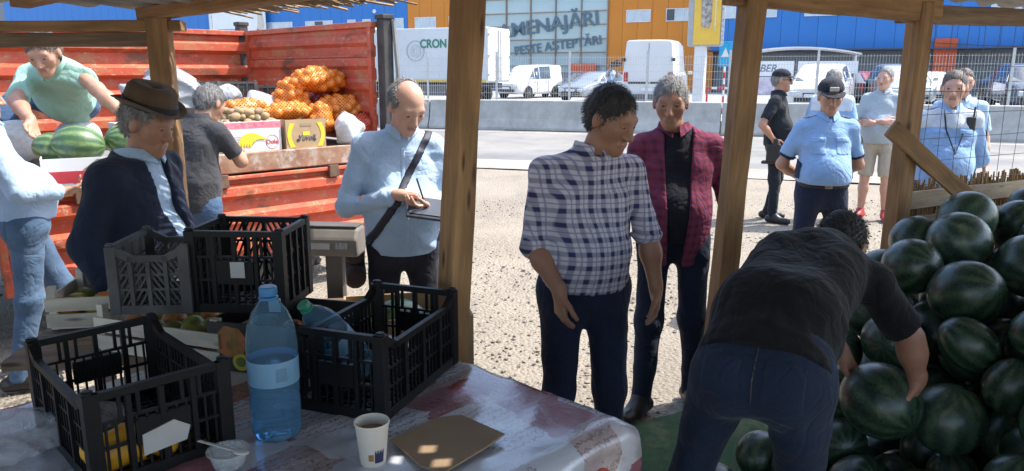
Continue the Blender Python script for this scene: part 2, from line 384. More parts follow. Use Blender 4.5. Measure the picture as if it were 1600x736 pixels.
def strip(name, d0, d1, z, m, x0=-160, x1=120):
    mb = MB(); a = BO + BD * x0; b = BO + BD * x1
    ps = [a + BN * d0, b + BN * d0, b + BN * d1, a + BN * d1]; mb.add([(p.x, p.y, z) for p in ps], [(0, 1, 2, 3)])
    return tag(mb.build(name, m), None, kind='structure')
strip('road', -8.2, -.15, .004, mat('asphalt_dusty', (.19, .186, .178), (.14, .138, .134), 1.2, .9, bump=.3, bscale=60, c3=(.24, .225, .20), s3=.35, lo3=.42, hi3=.62, rnd=False))
strip('road_edge_line', -1.0, -.86, .008, mat('worn_road_paint', (.55, .55, .53), (.30, .30, .29), 6, .8, rnd=False))
strip('dusty_verge', -9.4, -8.0, .008, mat('dust', (.34, .31, .26), (.24, .22, .18), 1.4, .95, bump=.5, bscale=12, rnd=False))
mb = MB(); a = BO + BD * -160 + BN * .55; b = BO + BD * 120 + BN * .55; c = b + BN * 95; d = a + BN * 95
mb.add([(p.x, p.y, z) for z in (-.05, .35) for p in (a, b, c, d)], [(4, 5, 6, 7), (0, 1, 5, 4), (1, 2, 6, 5), (2, 3, 7, 6), (3, 0, 4, 7)])
tag(mb.build('car_park', mat('car_park_asphalt', (.34, .335, .325), (.26, .255, .25), .8, .9, bump=.2, bscale=50, rnd=False)), None, kind='structure')
# painted bay lines
pb = MB()
for i in range(16):
    p = BO + BD * (-12 + i * 2.6) + BN * 9; pb.add([((p + BD * s * .06 + BN * t).x, (p + BD * s * .06 + BN * t).y, .354) for s, t in ((-1, 0), (1, 0), (1, 5), (-1, 5))], [(0, 1, 2, 3)])
tag(pb.build('bay_markings', mat('bay_paint', (.7, .7, .68))), None, kind='structure')

# ------------------------------------------------------------------ concrete barrier, segment by segment
def concrete():
    m, nt, b = base('barrier_concrete'); L = nt.links; v = _coords(nt); v2 = _coords(nt, (1, 1, .25))
    cc = _ramp(nt, _noise(nt, v, 3, 7, .65), [(.3, (.30, .295, .275)), (.7, (.43, .42, .395))])
    cc = _mix(nt, _ramp(nt, _noise(nt, v2, 2.4, 6), [(.5, (0, 0, 0)), (.75, (.6, .6, .6))]), cc, (.22, .215, .20))
    L.new(cc, b.inputs['Base Color']); b.inputs['Roughness'].default_value = .9; L.new(_bump(nt, _noise(nt, v, 30, 5), .35), b.inputs['Normal']); return m
CM = concrete(); joints = [-44, -35.1, -26.2, -17.3, -8.5, .35, 9.3, 18.2, 27.1, 36]; names = {}
where = ['far left behind the red truck', 'left behind the red truck bed', 'behind the headboard of the red truck', 'behind the red truck cab end', 'hidden behind the truck headboard', 'below the white box lorry and parked cars', 'behind the heads of the police officers', 'at the right edge behind the wire mesh', 'beyond the right edge']
for i in range(4, 8):
    x0, x1 = joints[i] + .02, joints[i + 1] - .02; Ln = x1 - x0; ctr = BO + BD * (x0 + x1) / 2
    t = thing('concrete_barrier', 'long grey concrete road barrier segment ' + {4: 'half hidden behind the red truck bed', 5: 'below the white lorry and the parked cars', 6: 'behind the group of standing police officers', 7: 'at the right edge behind the wire mesh'}[i], 'barrier', ctr, BROT, 'concrete barrier segments along the road')
    prof = [(-.32, .02), (.32, .02), (.32, .10), (.20, .36), (.115, .90), (.09, .92), (-.09, .92), (-.115, .90), (-.20, .36), (-.32, .10)]
    me = MB().prism(prof, -Ln / 2, Ln / 2, Matrix(((0, 0, 1), (1, 0, 0), (0, 1, 0))))
    me.build('body', CM, t, bevel=.012)
    for k in (-1, 1): MB().box((k * Ln * .28, 0, .012), (1.1, .70, .024)).build('footing', CM, t)
    for k in (-1, 1):
        MB().tube([(k * Ln * .33, 0, .915), (k * Ln * .33, 0, .95), (k * Ln * .33 + .08, 0, .95), (k * Ln * .33 + .08, 0, .915)], .012, 6).build('lifting_loop', mat('rusty_steel', (.16, .09, .05), (.09, .05, .03), 20, .8), t)
# ------------------------------------------------------------------ welded mesh fence behind the barrier
WM = mat('galvanised_wire', (.55, .56, .56), (.42, .43, .43), 20, .45, .6)
f0 = BO + BN * .78 + Vector((0, 0, 0)); fs = -12.0; sp = 2.38; nposts = 15
ft = thing('wire_mesh_fence', 'long galvanised welded wire mesh fence standing behind the concrete barrier', 'fence', f0 + BD * fs, BROT)
post_me = None
panel_mb = MB(); pw = sp - .07; nb = 30
for i in range(nb + 1): panel_mb.box((-pw / 2 + pw * i / nb, 0, .9), (.0068, .0068, 1.78))
for zz in (.03, .22, .44, .66, .88, 1.10, 1.32, 1.52, 1.74):
    panel_mb.box((0, .008, zz), (pw, .0085, .0085))
for i in range(nposts):
    if i == 0:
        po = MB().box((0, 0, 1.0), (.06, .045, 2.0)).box((0, 0, 2.005), (.066, .05, .02)).build('post', WM, ft, (0, 0, .36)); pa = panel_mb.build('mesh_panel', WM, ft, (sp / 2, 0, .45)); pm0, pn0 = po.data, pa.data
    else:
        link('post', pm0, None, ft, (i * sp, 0, .36)); 
        if i < nposts - 1: link('mesh_panel', pn0, None, ft, (i * sp + sp / 2, 0, .45))

# ------------------------------------------------------------------ the store building
BLUE = mat('blue_cladding', (.022, .175, .50), (.018, .155, .46), .25, .5, rnd=False); ORG = mat('orange_cladding', (.62, .21, .012), (.55, .18, .01), .25, .5, rnd=False)
BLD = thing('store_building', 'huge blue and orange clad store with lettered glass front across the road', 'building', (7.1, 60, 0), math.atan2(-.43, .903))
WF = mat('white_window_frame', (.75, .76, .77)); WG = mat('pale_window_glass', (.50, .56, .60), (.40, .46, .52), 1.5, .12, spec=.8); WD = mat('dark_window_glass', (.04, .05, .08), rough=.1)
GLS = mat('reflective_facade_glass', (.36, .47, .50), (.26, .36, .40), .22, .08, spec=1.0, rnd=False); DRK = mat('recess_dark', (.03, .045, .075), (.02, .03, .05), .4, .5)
def cladding(x0, x1, z0, z1, m, nm, y=0):
    w = 1.15; n = max(1, round((x1 - x0) / w)); w = (x1 - x0) / n
    p0 = None
    for i in range(n):
        mb = MB().box((0, .15, 0), (w - .018, .3, z1 - z0))
        if p0 is None: p0 = mb.build(nm, m, BLD, (x0 + w * (i + .5), y, (z0 + z1) / 2)); 
        else: link(nm, p0.data, None, BLD, (x0 + w * (i + .5), y, (z0 + z1) / 2))
MB().box((-30, 18.5, 7), (150, 36, 13.9)).build('core_block', mat('core_grey', (.2, .22, .25)), BLD)
cladding(-72, -17.7, .35, 12, BLUE, 'blue_cladding_panel'); cladding(-17.68, -10.5, .35, 12, ORG, 'orange_cladding_panel')
cladding(.15, 8.1, .35, 12, ORG, 'orange_cladding_panel'); cladding(8.12, 44, 3.25, 12, BLUE, 'blue_cladding_panel', -1.2)
def window(x0, x1, z0, z1, n=3, dark=()):
    y = -.03 if x0 < 8.12 else -1.23
    f = MB(); w = (x1 - x0); t = .05
    for zz in (z0, z1): f.box(((x0 + x1) / 2, y, zz), (w + t, .1, t))
    for i in range(n + 1): f.box((x0 + w * i / n, y - .001, (z0 + z1) / 2), (t, .1, z1 - z0 - t))
    fr = f.build('window', WF, BLD)
    for i in range(n): MB().box((x0 + w * (i + .5) / n, y + .01, (z0 + z1) / 2), (w / n - t, .04, z1 - z0 - t)).build('pane', WD if i in dark else WG, fr)
for (x0, x1, n, dk) in ((-33.6, -30.2, 3, ()), (-28.6, -25.6, 3, (1,)), (-23.9, -23.1, 1, ()), (-22.3, -21.5, 1, ()), (-20.0, -19.2, 1, ()), (-18.9, -18.1, 1, ()), (-16.9, -14.9, 3, ()), (-13.6, -11.6, 3, ()), (1.6, 3.4, 3, ()), (4.6, 6.5, 3, (0,)), (8.6, 9.7, 1, ()), (11.0, 12.4, 2, ()), (14.2, 16.4, 3, ()), (19.8, 22, 3, ()), (24.8, 26.6, 2, ())):
    window(x0, x1, 5.4, 6.25, n, dk)
for x, z in ((-22.6, 7.6), (-21.0, 6.9)): MB().lathe([(.0, -.12), (.16, -.1), (.18, 0), (.14, .06)], 12, (x, -.1, z), Matrix.Rotation(R(90), 3, 'X')).build('vent_cap', WF, BLD)
# glass front: every pane its own part
gx = [-10.45 + i * 2.12 for i in range(6)]; gz = [.36, 1.3, 2.25, 3.25, 4.25, 5.3, 6.3, 7.4, 8.5, 9.6]
fr = MB()
for x in gx: fr.box((x, -.06, 5), (.07, .16, 9.4))
for z in gz[1:]: fr.box((-5.15, -.055, z), (10.6, .13, .06))
fr.build('mullion_frame', mat('bronze_frame', (.30, .22, .17)), BLD); rr = random.Random(4); pane = None
for i in range(5):
    for j in range(9):
        if pane is None: pane = MB().box((0, 0, 0), (2.04, .03, 1)).build('pane', GLS, BLD); po_ = pane
        else: po_ = link('pane', pane.data, None, BLD)
        po_.location = (gx[i] + 1.06, .0, (gz[j] + gz[j + 1]) / 2); po_.scale = (1, 1, gz[j + 1] - gz[j] - .07); po_.rotation_euler = (R(rr.uniform(-.5, .5)), 0, R(rr.uniform(-.6, .6)))
LET = mat('lettering_grey_blue', (.10, .16, .20), (.09, .15, .19))
text_part('slogan_lettering', 'AMENAJĂRI', 1.5, LET, BLD, (-4.75, -.16, 5.3), (R(90), R(-6), 0), .01, bold=.02, sx=1.1)
text_part('slogan_lettering', 'PESTE AȘTEPTĂRI', .95, LET, BLD, (-3.95, -.16, 3.75), (R(90), R(-6), 0), .01, bold=.012, sx=.98)
# recessed ground floor under the blue wing
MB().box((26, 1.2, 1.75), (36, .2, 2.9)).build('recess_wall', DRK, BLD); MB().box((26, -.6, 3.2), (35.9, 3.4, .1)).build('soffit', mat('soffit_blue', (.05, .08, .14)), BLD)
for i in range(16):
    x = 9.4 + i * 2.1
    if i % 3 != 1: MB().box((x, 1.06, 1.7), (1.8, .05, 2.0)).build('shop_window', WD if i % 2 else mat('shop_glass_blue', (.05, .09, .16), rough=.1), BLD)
MB().box((-6, 36.6, 14.5), (90, .2, .9)).build('parapet', WF, BLD)
OC = mat('orange_red_paint', (.62, .10, .03))
for x, nm in ((9.9, 0), (22.1, 1)):
    MB().box((x + .5, -1.35, 2.2 if nm else 3.35), (1.25, .25, 3.2 if nm else .35)).build('entrance_pillar' if nm else 'fascia_sign', OC, BLD)
MB().box((-1.6, -.6, 2.0), (2.1, .4, .8)).build('kiosk_front', OC, BLD)
# advertising banner on the left of the blue wall
BN_W = mat('banner_white', (.78, .79, .80), (.72, .73, .75), 1, .5)
bt = thing('advertising_banner', 'white advertising banner with blue paint bucket on the blue store wall', 'banner', (7.1 + .903 * -36.2 - .43 * .5, 60 + .43 * 36.2 - .903 * .5, 0), BLD.rotation_euler.z)
MB().box((0, 0, 6.8), (6.6, .12, 7.2)).build('sheet', BN_W, bt, bevel=.01)
MB().box((-3.5, .05, 6.8), (.35, .3, 7.3)).build('side_post', WF, bt)
CY = mat('bucket_cyan', (.05, .42, .65)); 
MB().prism([(-2.45, 4.0), (-.35, 4.0), (-.15, 5.35), (-2.6, 5.35)], .07, .10, Matrix(((1, 0, 0), (0, 0, -1), (0, 1, 0)))).build('bucket_print', CY, bt)
MB().prism([(-2.7, 5.35), (-.1, 5.35), (-.15, 5.75), (-2.6, 5.78)], .08, .11, Matrix(((1, 0, 0), (0, 0, -1), (0, 1, 0)))).build('bucket_lid_print', mat('lid_cyan', (.10, .55, .75)), bt)
MB().box((-1.25, -.105, 4.85), (1.9, .01, .42)).build('bucket_label_print', mat('print_navy', (.01, .02, .08)), bt)
text_part('bucket_lettering', 'OSKAR', .42, BN_W, bt, (-1.25, -.113, 4.85), (R(90), 0, 0), .002)
MB().box((.5, -.08, 4.75), (1.0, .02, .75)).build('pink_print', mat('print_pink', (.75, .10, .35)), bt)
Mxz = Matrix(((1, 0, 0), (0, 0, -1), (0, 1, 0)))
MB().prism([(2.1, 4.0), (2.9, 4.0), (3.0, 5.2), (3.2, 6.2), (3.0, 7.3), (2.7, 7.6), (2.45, 7.2), (2.35, 6.0), (2.0, 5.0)], .065, .08, Mxz).build('figure_print', mat('print_cream', (.66, .58, .48)), bt)
MB().prism([(2.15, 4.6), (2.85, 4.5), (2.8, 5.6), (2.3, 5.7)], .082, .09, Mxz).build('figure_print', mat('print_brown', (.22, .12, .07)), bt)
MB().prism([(.95 + .6, 4.0), (1.7, 4.0), (1.5, 5.6), (1.42, 5.6)], .07, .08, Mxz).build('tripod_print', mat('print_grey', (.25, .26, .27)), bt)
MB().prism([(1.25, 4.0), (1.33, 4.0), (1.5, 5.6), (1.42, 5.6)], .083, .09, Mxz).build('tripod_print', MATS['print_grey'], bt)

# ------------------------------------------------------------------ signs in the car park
t = thing('totem_sign', 'yellow lightbox advertising sign on a white steel pole behind the fence', 'sign', (6.0, 25.1, .35), R(-24))
MB().box((0, 0, 1.2), (.34, .34, 2.5)).build('pole', mat('white_steel', (.72, .72, .72), (.62, .62, .62), 3, .4), t, bevel=.02)
MB().box((.12, 0, 3.35), (1.05, .46, 2.3)).build('sign_box', mat('sign_grey', (.42, .43, .44)), t, bevel=.05)
MB().box((.2, -.245, 3.35), (.82, .03, 2.2)).build('poster', mat('poster_yellow', (.78, .50, .06), (.72, .42, .05), 2, .35), t)
MB().prism([(-.03, -.55), (.2, -.62), (.27, -.4), (.28, .5), (.1, .75), (-.06, .5)], .262, .272, Mxz).build('poster_picture', mat('poster_dark', (.10, .08, .09), (.5, .45, .40), 9, .4), t, (.06, 0, 3.35))
MB().box((.45, -.265, 3.3), (.05, .01, 1.3)).build('poster_strip', mat('poster_cream', (.75, .65, .35)), t)
MB().prism([(.64, -1.15), (.72, -1.1), (.74, 1.1), (.64, 1.15)], .20, .24, Mxz).build('peeling_edge', mat('peeling_grey', (.28, .28, .29), (.62, .62, .62), 12), t, (0, 0, 3.35))
t = thing('crossing_sign', 'small blue pedestrian crossing sign on a red and white pole', 'sign', (7.2, 26.6, .35), R(-20))
for i in range(8): MB().lathe([(.035, 0), (.035, .2)], 10, (0, 0, i * .2)).build('pole_band', mat('sign_red', (.55, .03, .03)) if i % 2 == 0 else MATS['white_steel'], t)
MB().box((0, -.05, 2.0), (.42, .03, .82)).build('plate', mat('sign_blue', (.02, .35, .62)), t, bevel=.01)
MB().prism([(-.13, -.1), (.13, -.1), (0, .22)], .07, .075, Mxz).build('triangle', MATS['white_steel'], t, (0, 0, 2.0))
# trolley bay with banners and red white rails
t = thing('trolley_shelter', 'white framed trolley shelter with lettered banners behind the white car', 'shelter', (12.1, 33.5, .35), R(-22))
for x in (-2.3, 2.3):
    for y in (-.6, 1.6): MB().box((x, y, 1.05), (.07, .07, 2.1)).build('post', MATS['white_steel'], t)
mb = MB(); n = 10
for i in range(n):
    a0, a1 = -2.5 + 5 * i / n, -2.5 + 5 * (i + 1) / n; z0, z1 = 2.1 + .28 * (1 - (a0 / 2.5) ** 2), 2.1 + .28 * (1 - (a1 / 2.5) ** 2)
    mb.add([(a0, -.8, z0), (a1, -.8, z1), (a1, 1.8, z1), (a0, 1.8, z0), (a0, -.8, z0 + .06), (a1, -.8, z1 + .06), (a1, 1.8, z1 + .06), (a0, 1.8, z0 + .06)], [(3, 2, 1, 0), (4, 5, 6, 7), (0, 1, 5, 4), (2, 3, 7, 6)])
mb.build('roof', MATS['white_steel'], t)
MB().box((-1.2, -.68, 1.55), (2.3, .03, .62)).build('banner', BN_W, t); MB().box((1.25, -.68, 1.6), (2.3, .03, .5)).build('banner', BN_W, t)
text_part('lettering', 'OBER', .42, mat('print_slate', (.12, .16, .24)), t, (-1.25, -.70, 1.55), (R(90), 0, 0), .002, bold=.006, shear=.2)
text_part('lettering', 'ERTIFIKAT', .27, MATS['print_slate'], t, (1.25, -.70, 1.62), (R(90), 0, 0), .002)
MB().box((0, -.66, .85), (4.5, .03, .7)).build('lower_banner', mat('print_lilac', (.45, .35, .5), (.75, .72, .78), 3), t)
for (x, y) in ((6.0, 29.2), (7.6, 28.6)):
    t = thing('trolley_rail', 'low red and white striped rail in the car park ' + ('left of' if x < 7 else 'right of') + ' the blue sign', 'rail', (x, y, .35), R(-20), 'striped rails in the car park')
    for xx in (-.45, .45): MB().box((xx, 0, .4), (.06, .06, .8)).build('post', MATS['sign_red'], t)
    for k in range(5): MB().box((-.38 + .19 * k, 0, .83), (.19, .06, .08)).build('rail_band', MATS['white_steel'] if k % 2 else MATS['sign_red'], t)
# ------------------------------------------------------------------ vehicles
TY = mat('tyre_rubber', (.02, .02, .022), rough=.85); RIM = mat('alloy', (.45, .46, .47), rough=.35, metal=.7); CG = mat('car_glass', (.10, .14, .17), (.05, .07, .09), 1.2, .06, spec=1.0)
BLKP = mat('black_trim', (.02, .02, .022), rough=.5); LAMP = mat('headlamp', (.62, .66, .68), (.4, .44, .46), 15, .1); RLAMP = mat('tail_lamp', (.40, .02, .02), rough=.2); PLATE = mat('plate_white', (.75, .76, .78))
def wheel(parent, x, y, r=.31, w=.2):
    A = Matrix.Rotation(R(90), 3, 'X')
    o = MB().lathe([(r * .62, -w / 2), (r * .93, -w / 2), (r, -w * .3), (r, w * .3), (r * .93, w / 2), (r * .62, w / 2)], 24, (0, 0, 0), A).build('wheel', TY, parent, (x, y, r), smooth=True)
    q = MB().lathe([(0.02, -w * .4), (r * .2, -w * .42), (r * .24, -w * .36), (r * .6, -w * .40), (r * .63, -w * .44)], 20, (0, 0, 0), A if y < 0 else A @ Matrix.Rotation(math.pi, 3, 'X'), False).build('rim', RIM, o, smooth=True)
    for k in range(5):
        a = k * 2 * math.pi / 5; MB().bar((0, -w * .42 if y < 0 else w * .42, 0), (math.cos(a) * r * .58, -w * .43 if y < 0 else w * .43, math.sin(a) * r * .58), .05, .02).build('spoke', RIM, o)
def vehicle(name, label, loc, rz, st, paint, cowl, rf, rr_, rear=None, wb=(.2, .8), wr=.31, group='vehicles in the car park', cat='car', doors=(), glassrear=True, plate=True):
    """st: stations rear->front (x, half width, z bottom, z belt, z roof, half width roof). cowl/rf/rr_: station indices of cowl, roof front, roof rear"""
    t = thing(name, label, cat, loc, rz, group); ring = []
    for (x, w, zb, zl, zt, wt) in st:
        half = [(w * .86, zb), (w * .98, zb + .12), (w, (zb + zl) / 2), (w * .97, zl - .03), (w * .945, zl)]
        half += [(wt + (w * .93 - wt) * .12, zt - .07 if zt > zl + .12 else zl + (zt - zl) * .5), (wt * .93, zt - .015), (wt * .5, zt)]
        ring.append([Vector((x, -y, z)) for y, z in half] + [Vector((x, y, z)) for y, z in half[::-1]])
    n = len(ring[0]); vs = [v for r_ in ring for v in r_]; fs_ = []
    for i in range(len(ring) - 1):
        for k in range(n): fs_.append((i * n + k, i * n + (k + 1) % n, (i + 1) * n + (k + 1) % n, (i + 1) * n + k))
    fs_ += [tuple(range(n)), tuple((len(ring) - 1) * n + k for k in range(n))[::-1]]
    MB().add(vs, fs_).build('body', paint, t, smooth=True, bevel=.02, angle=32)
    def pane(nm, q, m=CG, shrink=.90, off=.012):
        c = sum(q, Vector()) / 4; nn = (q[1] - q[0]).cross(q[3] - q[0]).normalized()
        ctr = Vector((c.x, 0, .9));  nn = nn if nn.dot(c - Vector((0, 0, c.z - .3))) > 0 else -nn
        p = [c + (v - c) * shrink + nn * off for v in q]; b_ = [v - nn * .03 for v in p]
        MB().add(p + b_, [(0, 1, 2, 3), (7, 6, 5, 4), (0, 4, 5, 1), (1, 5, 6, 2), (2, 6, 7, 3), (3, 7, 4, 0)]).build(nm, m, t)
    for i in range(rr_, rf):
        for a, b in ((4, 5), (n - 1 - 4, n - 1 - 5)): pane('side_window', [ring[i][a], ring[i + 1][a], ring[i + 1][b], ring[i][b]])
    for a, b in ((4, 5), (n - 1 - 4, n - 1 - 5)): pane('side_window', [ring[rf][a], ring[cowl][a], ring[cowl][a].lerp(ring[rf][b], .35), ring[rf][b]], shrink=.8)
    q = [ring[cowl][5], ring[cowl][n - 6], ring[rf][n - 6], ring[rf][5]]; pane('windscreen', q, off=.02, shrink=.92)
    if glassrear and rr_ > 0:
        q = [ring[rr_][5], ring[rr_][n - 6], ring[rr_ - 1][n - 6], ring[rr_ - 1][5]]; pane('rear_window', q, off=.02, shrink=.85)
    xs_ = [s[0] for s in st]; X0, X1 = xs_[0], xs_[-1]; W = max(s[1] for s in st)
    for fx in wb:
        for sgn in (-1, 1):
            x = X0 + (X1 - X0) * fx; wheel(t, x, sgn * (W - .09), wr)
            MB().lathe([(wr + .05, -.01), (wr + .05, .01)], 20, (x, sgn * (W + .002), wr), Matrix.Rotation(R(90), 3, 'X')).build('wheel_arch', BLKP, t)
    zf, hf = st[-1][3], st[-1][1]
    for sgn in (-1, 1):
        MB().box((X1 - .06, sgn * hf * .72, zf - .10), (.22, hf * .42, .17), (0, R(12), sgn * R(-14))).build('headlight', LAMP, t, bevel=.03)
        MB().box((X0 + .03, sgn * st[0][1] * .84, st[0][3] - .12), (.12, .16, .34)).build('tail_light', RLAMP, t, bevel=.02)
        MB().box((xs_[cowl] - .12, sgn * (W + .07), st[cowl][3] + .10), (.1, .18, .13)).build('mirror', paint, t, bevel=.03)
    MB().box((X1 + .005, 0, zf - .15), (.06, hf * .8, .12)).build('grille', BLKP, t, bevel=.01); MB().box((X1 + .0, 0, st[-1][2] + .13), (.10, hf * 1.5, .14)).build('lower_intake', BLKP, t, bevel=.02)
    if plate:
        MB().box((X1 + .05, 0, st[-1][2] + .26), (.012, .5, .11)).build('number_plate', PLATE, t); MB().box((X0 - .03, 0, st[0][2] + .38), (.012, .5, .11)).build('number_plate', PLATE, t)
    for x in doors:
        for sgn in (-1, 1): MB().box((x, sgn * (W + .001), .75), (.012, .012, .8)).build('door_gap', BLKP, t); MB().box((x + .18, sgn * (W + .012), .93), (.16, .03, .03)).build('door_handle', paint, t)
    return t
def carpaint(n, c, **k): return mat(n, c, tuple(x * .95 for x in c), 1, .25, coat=.6, **k)
WHT = carpaint('paint_white', (.62, .63, .64)); SIL = carpaint('paint_silver', (.36, .38, .40), metal=.5); DK = carpaint('paint_dark_grey', (.035, .04, .05)); NVY = carpaint('paint_navy', (.03, .045, .08)); RDC = carpaint('paint_red', (.28, .03, .03))
mpv = [(-2.1, .80, .30, 1.0, 1.66, .66), (-1.98, .86, .25, 1.02, 1.80, .70), (-.9, .89, .22, 1.02, 1.84, .72), (.2, .89, .22, 1.0, 1.80, .70), (.62, .89, .22, .99, 1.70, .68), (1.25, .88, .22, .97, 1.08, .74), (1.9, .84, .24, .88, .93, .70), (2.12, .74, .30, .74, .78, .58)]
sedan = [(-2.25, .72, .35, .92, .97, .60), (-2.05, .86, .26, .98, 1.04, .70), (-1.35, .89, .22, .98, 1.40, .58), (-.4, .90, .20, .96, 1.45, .60), (.25, .90, .20, .95, 1.38, .58), (1.0, .89, .20, .93, .98, .72), (1.85, .86, .22, .80, .85, .66), (2.2, .72, .30, .66, .70, .52)]
suv = [(-2.2, .80, .42, 1.10, 1.45, .62), (-2.0, .90, .34, 1.12, 1.66, .66), (-.8, .93, .30, 1.10, 1.72, .68), (.15, .93, .30, 1.08, 1.68, .67), (.55, .93, .30, 1.07, 1.58, .65), (1.15, .92, .30, 1.05, 1.10, .76), (1.95, .88, .32, .98, 1.02, .72), (2.2, .76, .38, .82, .86, .58)]
van = [(-2.9, .97, .40, 1.35, 2.50, .80), (-2.86, .99, .36, 1.36, 2.56, .82), (-.6, 1.0, .34, 1.36, 2.60, .84), (.9, 1.0, .34, 1.34, 2.50, .82), (1.3, 1.0, .34, 1.33, 2.25, .80), (2.0, .98, .34, 1.28, 1.36, .84), (2.6, .92, .36, 1.05, 1.10, .74), (2.8, .80, .42, .85, .9, .6)]
vehicle('parked_car', 'small white van-like car with dark bumper facing left beside the white lorry', (1.0, 44, .35), R(-128), mpv, WHT, 5, 4, 2, doors=(-.55, .45), glassrear=False)
vehicle('parked_car', 'dark grey car nose on between the white car and the silver car', (3.3, 46.5, .35), R(-118), sedan, DK, 5, 4, 2, doors=(-.2,))
vehicle('parked_car', 'silver saloon car facing left in front of the glass front', (4.15, 39, .35), R(-128), sedan, SIL, 5, 4, 2, doors=(-.2,))
vehicle('parked_car', 'white car with sloping bonnet parked before the lettered shelter', (10.9, 27.6, .35), R(-118), suv, WHT, 5, 4, 2, doors=(-.2,))
vehicle('parked_car', 'dark car with red tail lamps behind the officer in a cap', (14.6, 34.5, .35), R(70), sedan, DK, 5, 4, 2)
vehicle('parked_car', 'silver grey car behind the man in the grey polo shirt', (15.1, 30.5, .35), R(-105), suv, SIL, 5, 4, 2)
vehicle('parked_car', 'red car far behind the crossed-arms man', (16.9, 37, .35), R(-100), sedan, RDC, 5, 4, 2)
vehicle('parked_car', 'white car farther back beside the timber post', (18.3, 34.2, .35), R(-100), sedan, WHT, 5, 4, 2)
vehicle('parked_car', 'dark navy car facing the camera at the right edge', (18.2, 27.6, .35), R(-112), suv, NVY, 5, 4, 2)
vehicle('parked_car', 'dark grey car behind the officer with the radio', (20.8, 32.0, .35), R(-100), sedan, DK, 5, 4, 2)
v = vehicle('panel_van', 'tall white panel van seen from behind beside the advertising pole', (5.9, 31.6, .35), R(72), van, WHT, 5, 4, 3, wb=(.17, .82), wr=.34, cat='van', glassrear=False)
MB().box((-2.905, 0, 1.5), (.012, .014, 1.9)).build('rear_door_gap', BLKP, v); MB().box((-2.92, .35, 1.02), (.02, .75, .07)).build('door_trim', BLKP, v); MB().box((-2.92, -.35, 1.02), (.02, .55, .07)).build('door_trim', BLKP, v)
for y in (-.9, .9): MB().box((-2.94, y, 1.85), (.06, .14, .12)).build('door_hinge', BLKP, v)
MB().box((-2.96, 0, .52), (.14, 1.86, .2)).build('rear_bumper', mat('bumper_grey', (.12, .12, .13)), v, bevel=.03)
# box lorry
LW = mat('lorry_white', (.56, .58, .60), (.50, .52, .54), .8, .4)
t = thing('box_lorry', 'white box lorry with green lettering parked across the road', 'lorry', (-.12, 36.2, .35), math.atan2(.40, -.916))
MB().box((3.1, 1.2, 2.14), (6.2, 2.4, 2.35)).build('cargo_box', LW, t, bevel=.04)
for y in (.6, 1.8):
    MB().box((-.02, y, 2.14), (.03, 1.14, 2.2)).build('rear_door', mat('lorry_door_white', (.66, .67, .68)), t, bevel=.01)
    for z in (1.3, 2.1, 3.0): MB().box((-.05, y + (.5 if y > 1 else -.5), z), (.03, .12, .07)).build('hinge', mat('steel_grey', (.35, .36, .37), metal=.5, rough=.4), t)
    MB().tube([(-.06, 1.2 + (y - 1.2) * .25, 1.05), (-.06, 1.2 + (y - 1.2) * .25, 3.2)], .018, 6).build('lock_bar', MATS['steel_grey'], t)
MB().box((3.1, 2.41, 1.03), (6.2, .03, .09)).build('yellow_stripe', mat('stripe_yellow', (.65, .45, .05)), t)
MB().box((3.1, 1.2, .82), (6.1, 1.0, .22)).build('chassis', BLKP, t)
for x in (1.2, 5.9):
    for y in (.25, 2.15): wheel(t, x, y, .42, .28)
MB().box((3.4, 2.3, .62), (3.0, .06, .5)).build('side_guard', MATS['bumper_grey'], t)
mb = MB().prism([(6.35, .5), (8.1, .5), (8.15, 1.4), (7.8, 2.5), (6.4, 2.7)], .1, 2.3, Matrix(((1, 0, 0), (0, 0, 1), (0, 1, 0)))).build('cab', LW, t, bevel=.06)
MB().box((7.2, 2.32, 1.9), (.9, .02, .7)).build('cab_window', CG, t); MB().prism([(6.3, 2.72), (7.5, 2.6), (6.5, 3.5), (6.3, 3.5)], .3, 2.1, Matrix(((1, 0, 0), (0, 0, 1), (0, 1, 0)))).build('wind_deflector', LW, t, bevel=.05)
MB().box((7.9, 2.6, 1.9), (.12, .22, .5)).build('mirror', BLKP, t, bevel=.03)
GRN = mat('print_green', (.02, .22, .13))
text_part('lettering', 'CRON', .52, GRN, t, (2.62, 2.425, 2.62), (R(90), 0, R(180)), .004, bold=.01, sx=.9)
mat('print_faded', (.42, .45, .46))
MB().lathe([(.42, 0), (.46, 0), (.46, .012), (.42, .012)], 28, (3.55, 2.412, 2.33), Matrix.Rotation(R(-90), 3, 'X'), False).build('emblem_ring', MATS['print_faded'], t)
MB().lathe([(.10, 0), (.30, 0), (.30, .01), (.10, .01)], 7, (3.55, 2.412, 2.33), Matrix.Rotation(R(-90), 3, 'X'), False).build('emblem', mat('print_faded_light', (.50, .53, .54)), t)
# ------------------------------------------------------------------ the red flatbed truck
def truckred():
    m, nt, b = base('chipped_red_paint'); L = nt.links; v = _coords(nt); v2 = _coords(nt, (.7, 1, 1.2))
    cc = _ramp(nt, _noise(nt, v, 2.5, 5), [(.3, (.44, .062, .026)), (.7, (.56, .105, .045))])
    ch = _ramp(nt, _noise(nt, v2, 7, 9, .72), [(.51, (0, 0, 0)), (.60, (.9, .9, .9))]); cc = _mix(nt, ch, cc, (.42, .17, .07))
    sc_ = _ramp(nt, _noise(nt, _coords(nt, (.8, 1, 1)), 20, 8, .78), [(.57, (0, 0, 0)), (.66, (.85, .85, .85))]); cc = _mix(nt, sc_, cc, (.54, .38, .28))
    ru = _ramp(nt, _noise(nt, v2, 3.2, 8, .7), [(.555, (0, 0, 0)), (.64, (.85, .85, .85))]); cc = _mix(nt, ru, cc, (.13, .06, .03))
    L.new(cc, b.inputs['Base Color']); b.inputs['Roughness'].default_value = .55; L.new(_bump(nt, _noise(nt, v, 14, 7, .7), .4), b.inputs['Normal']); return m
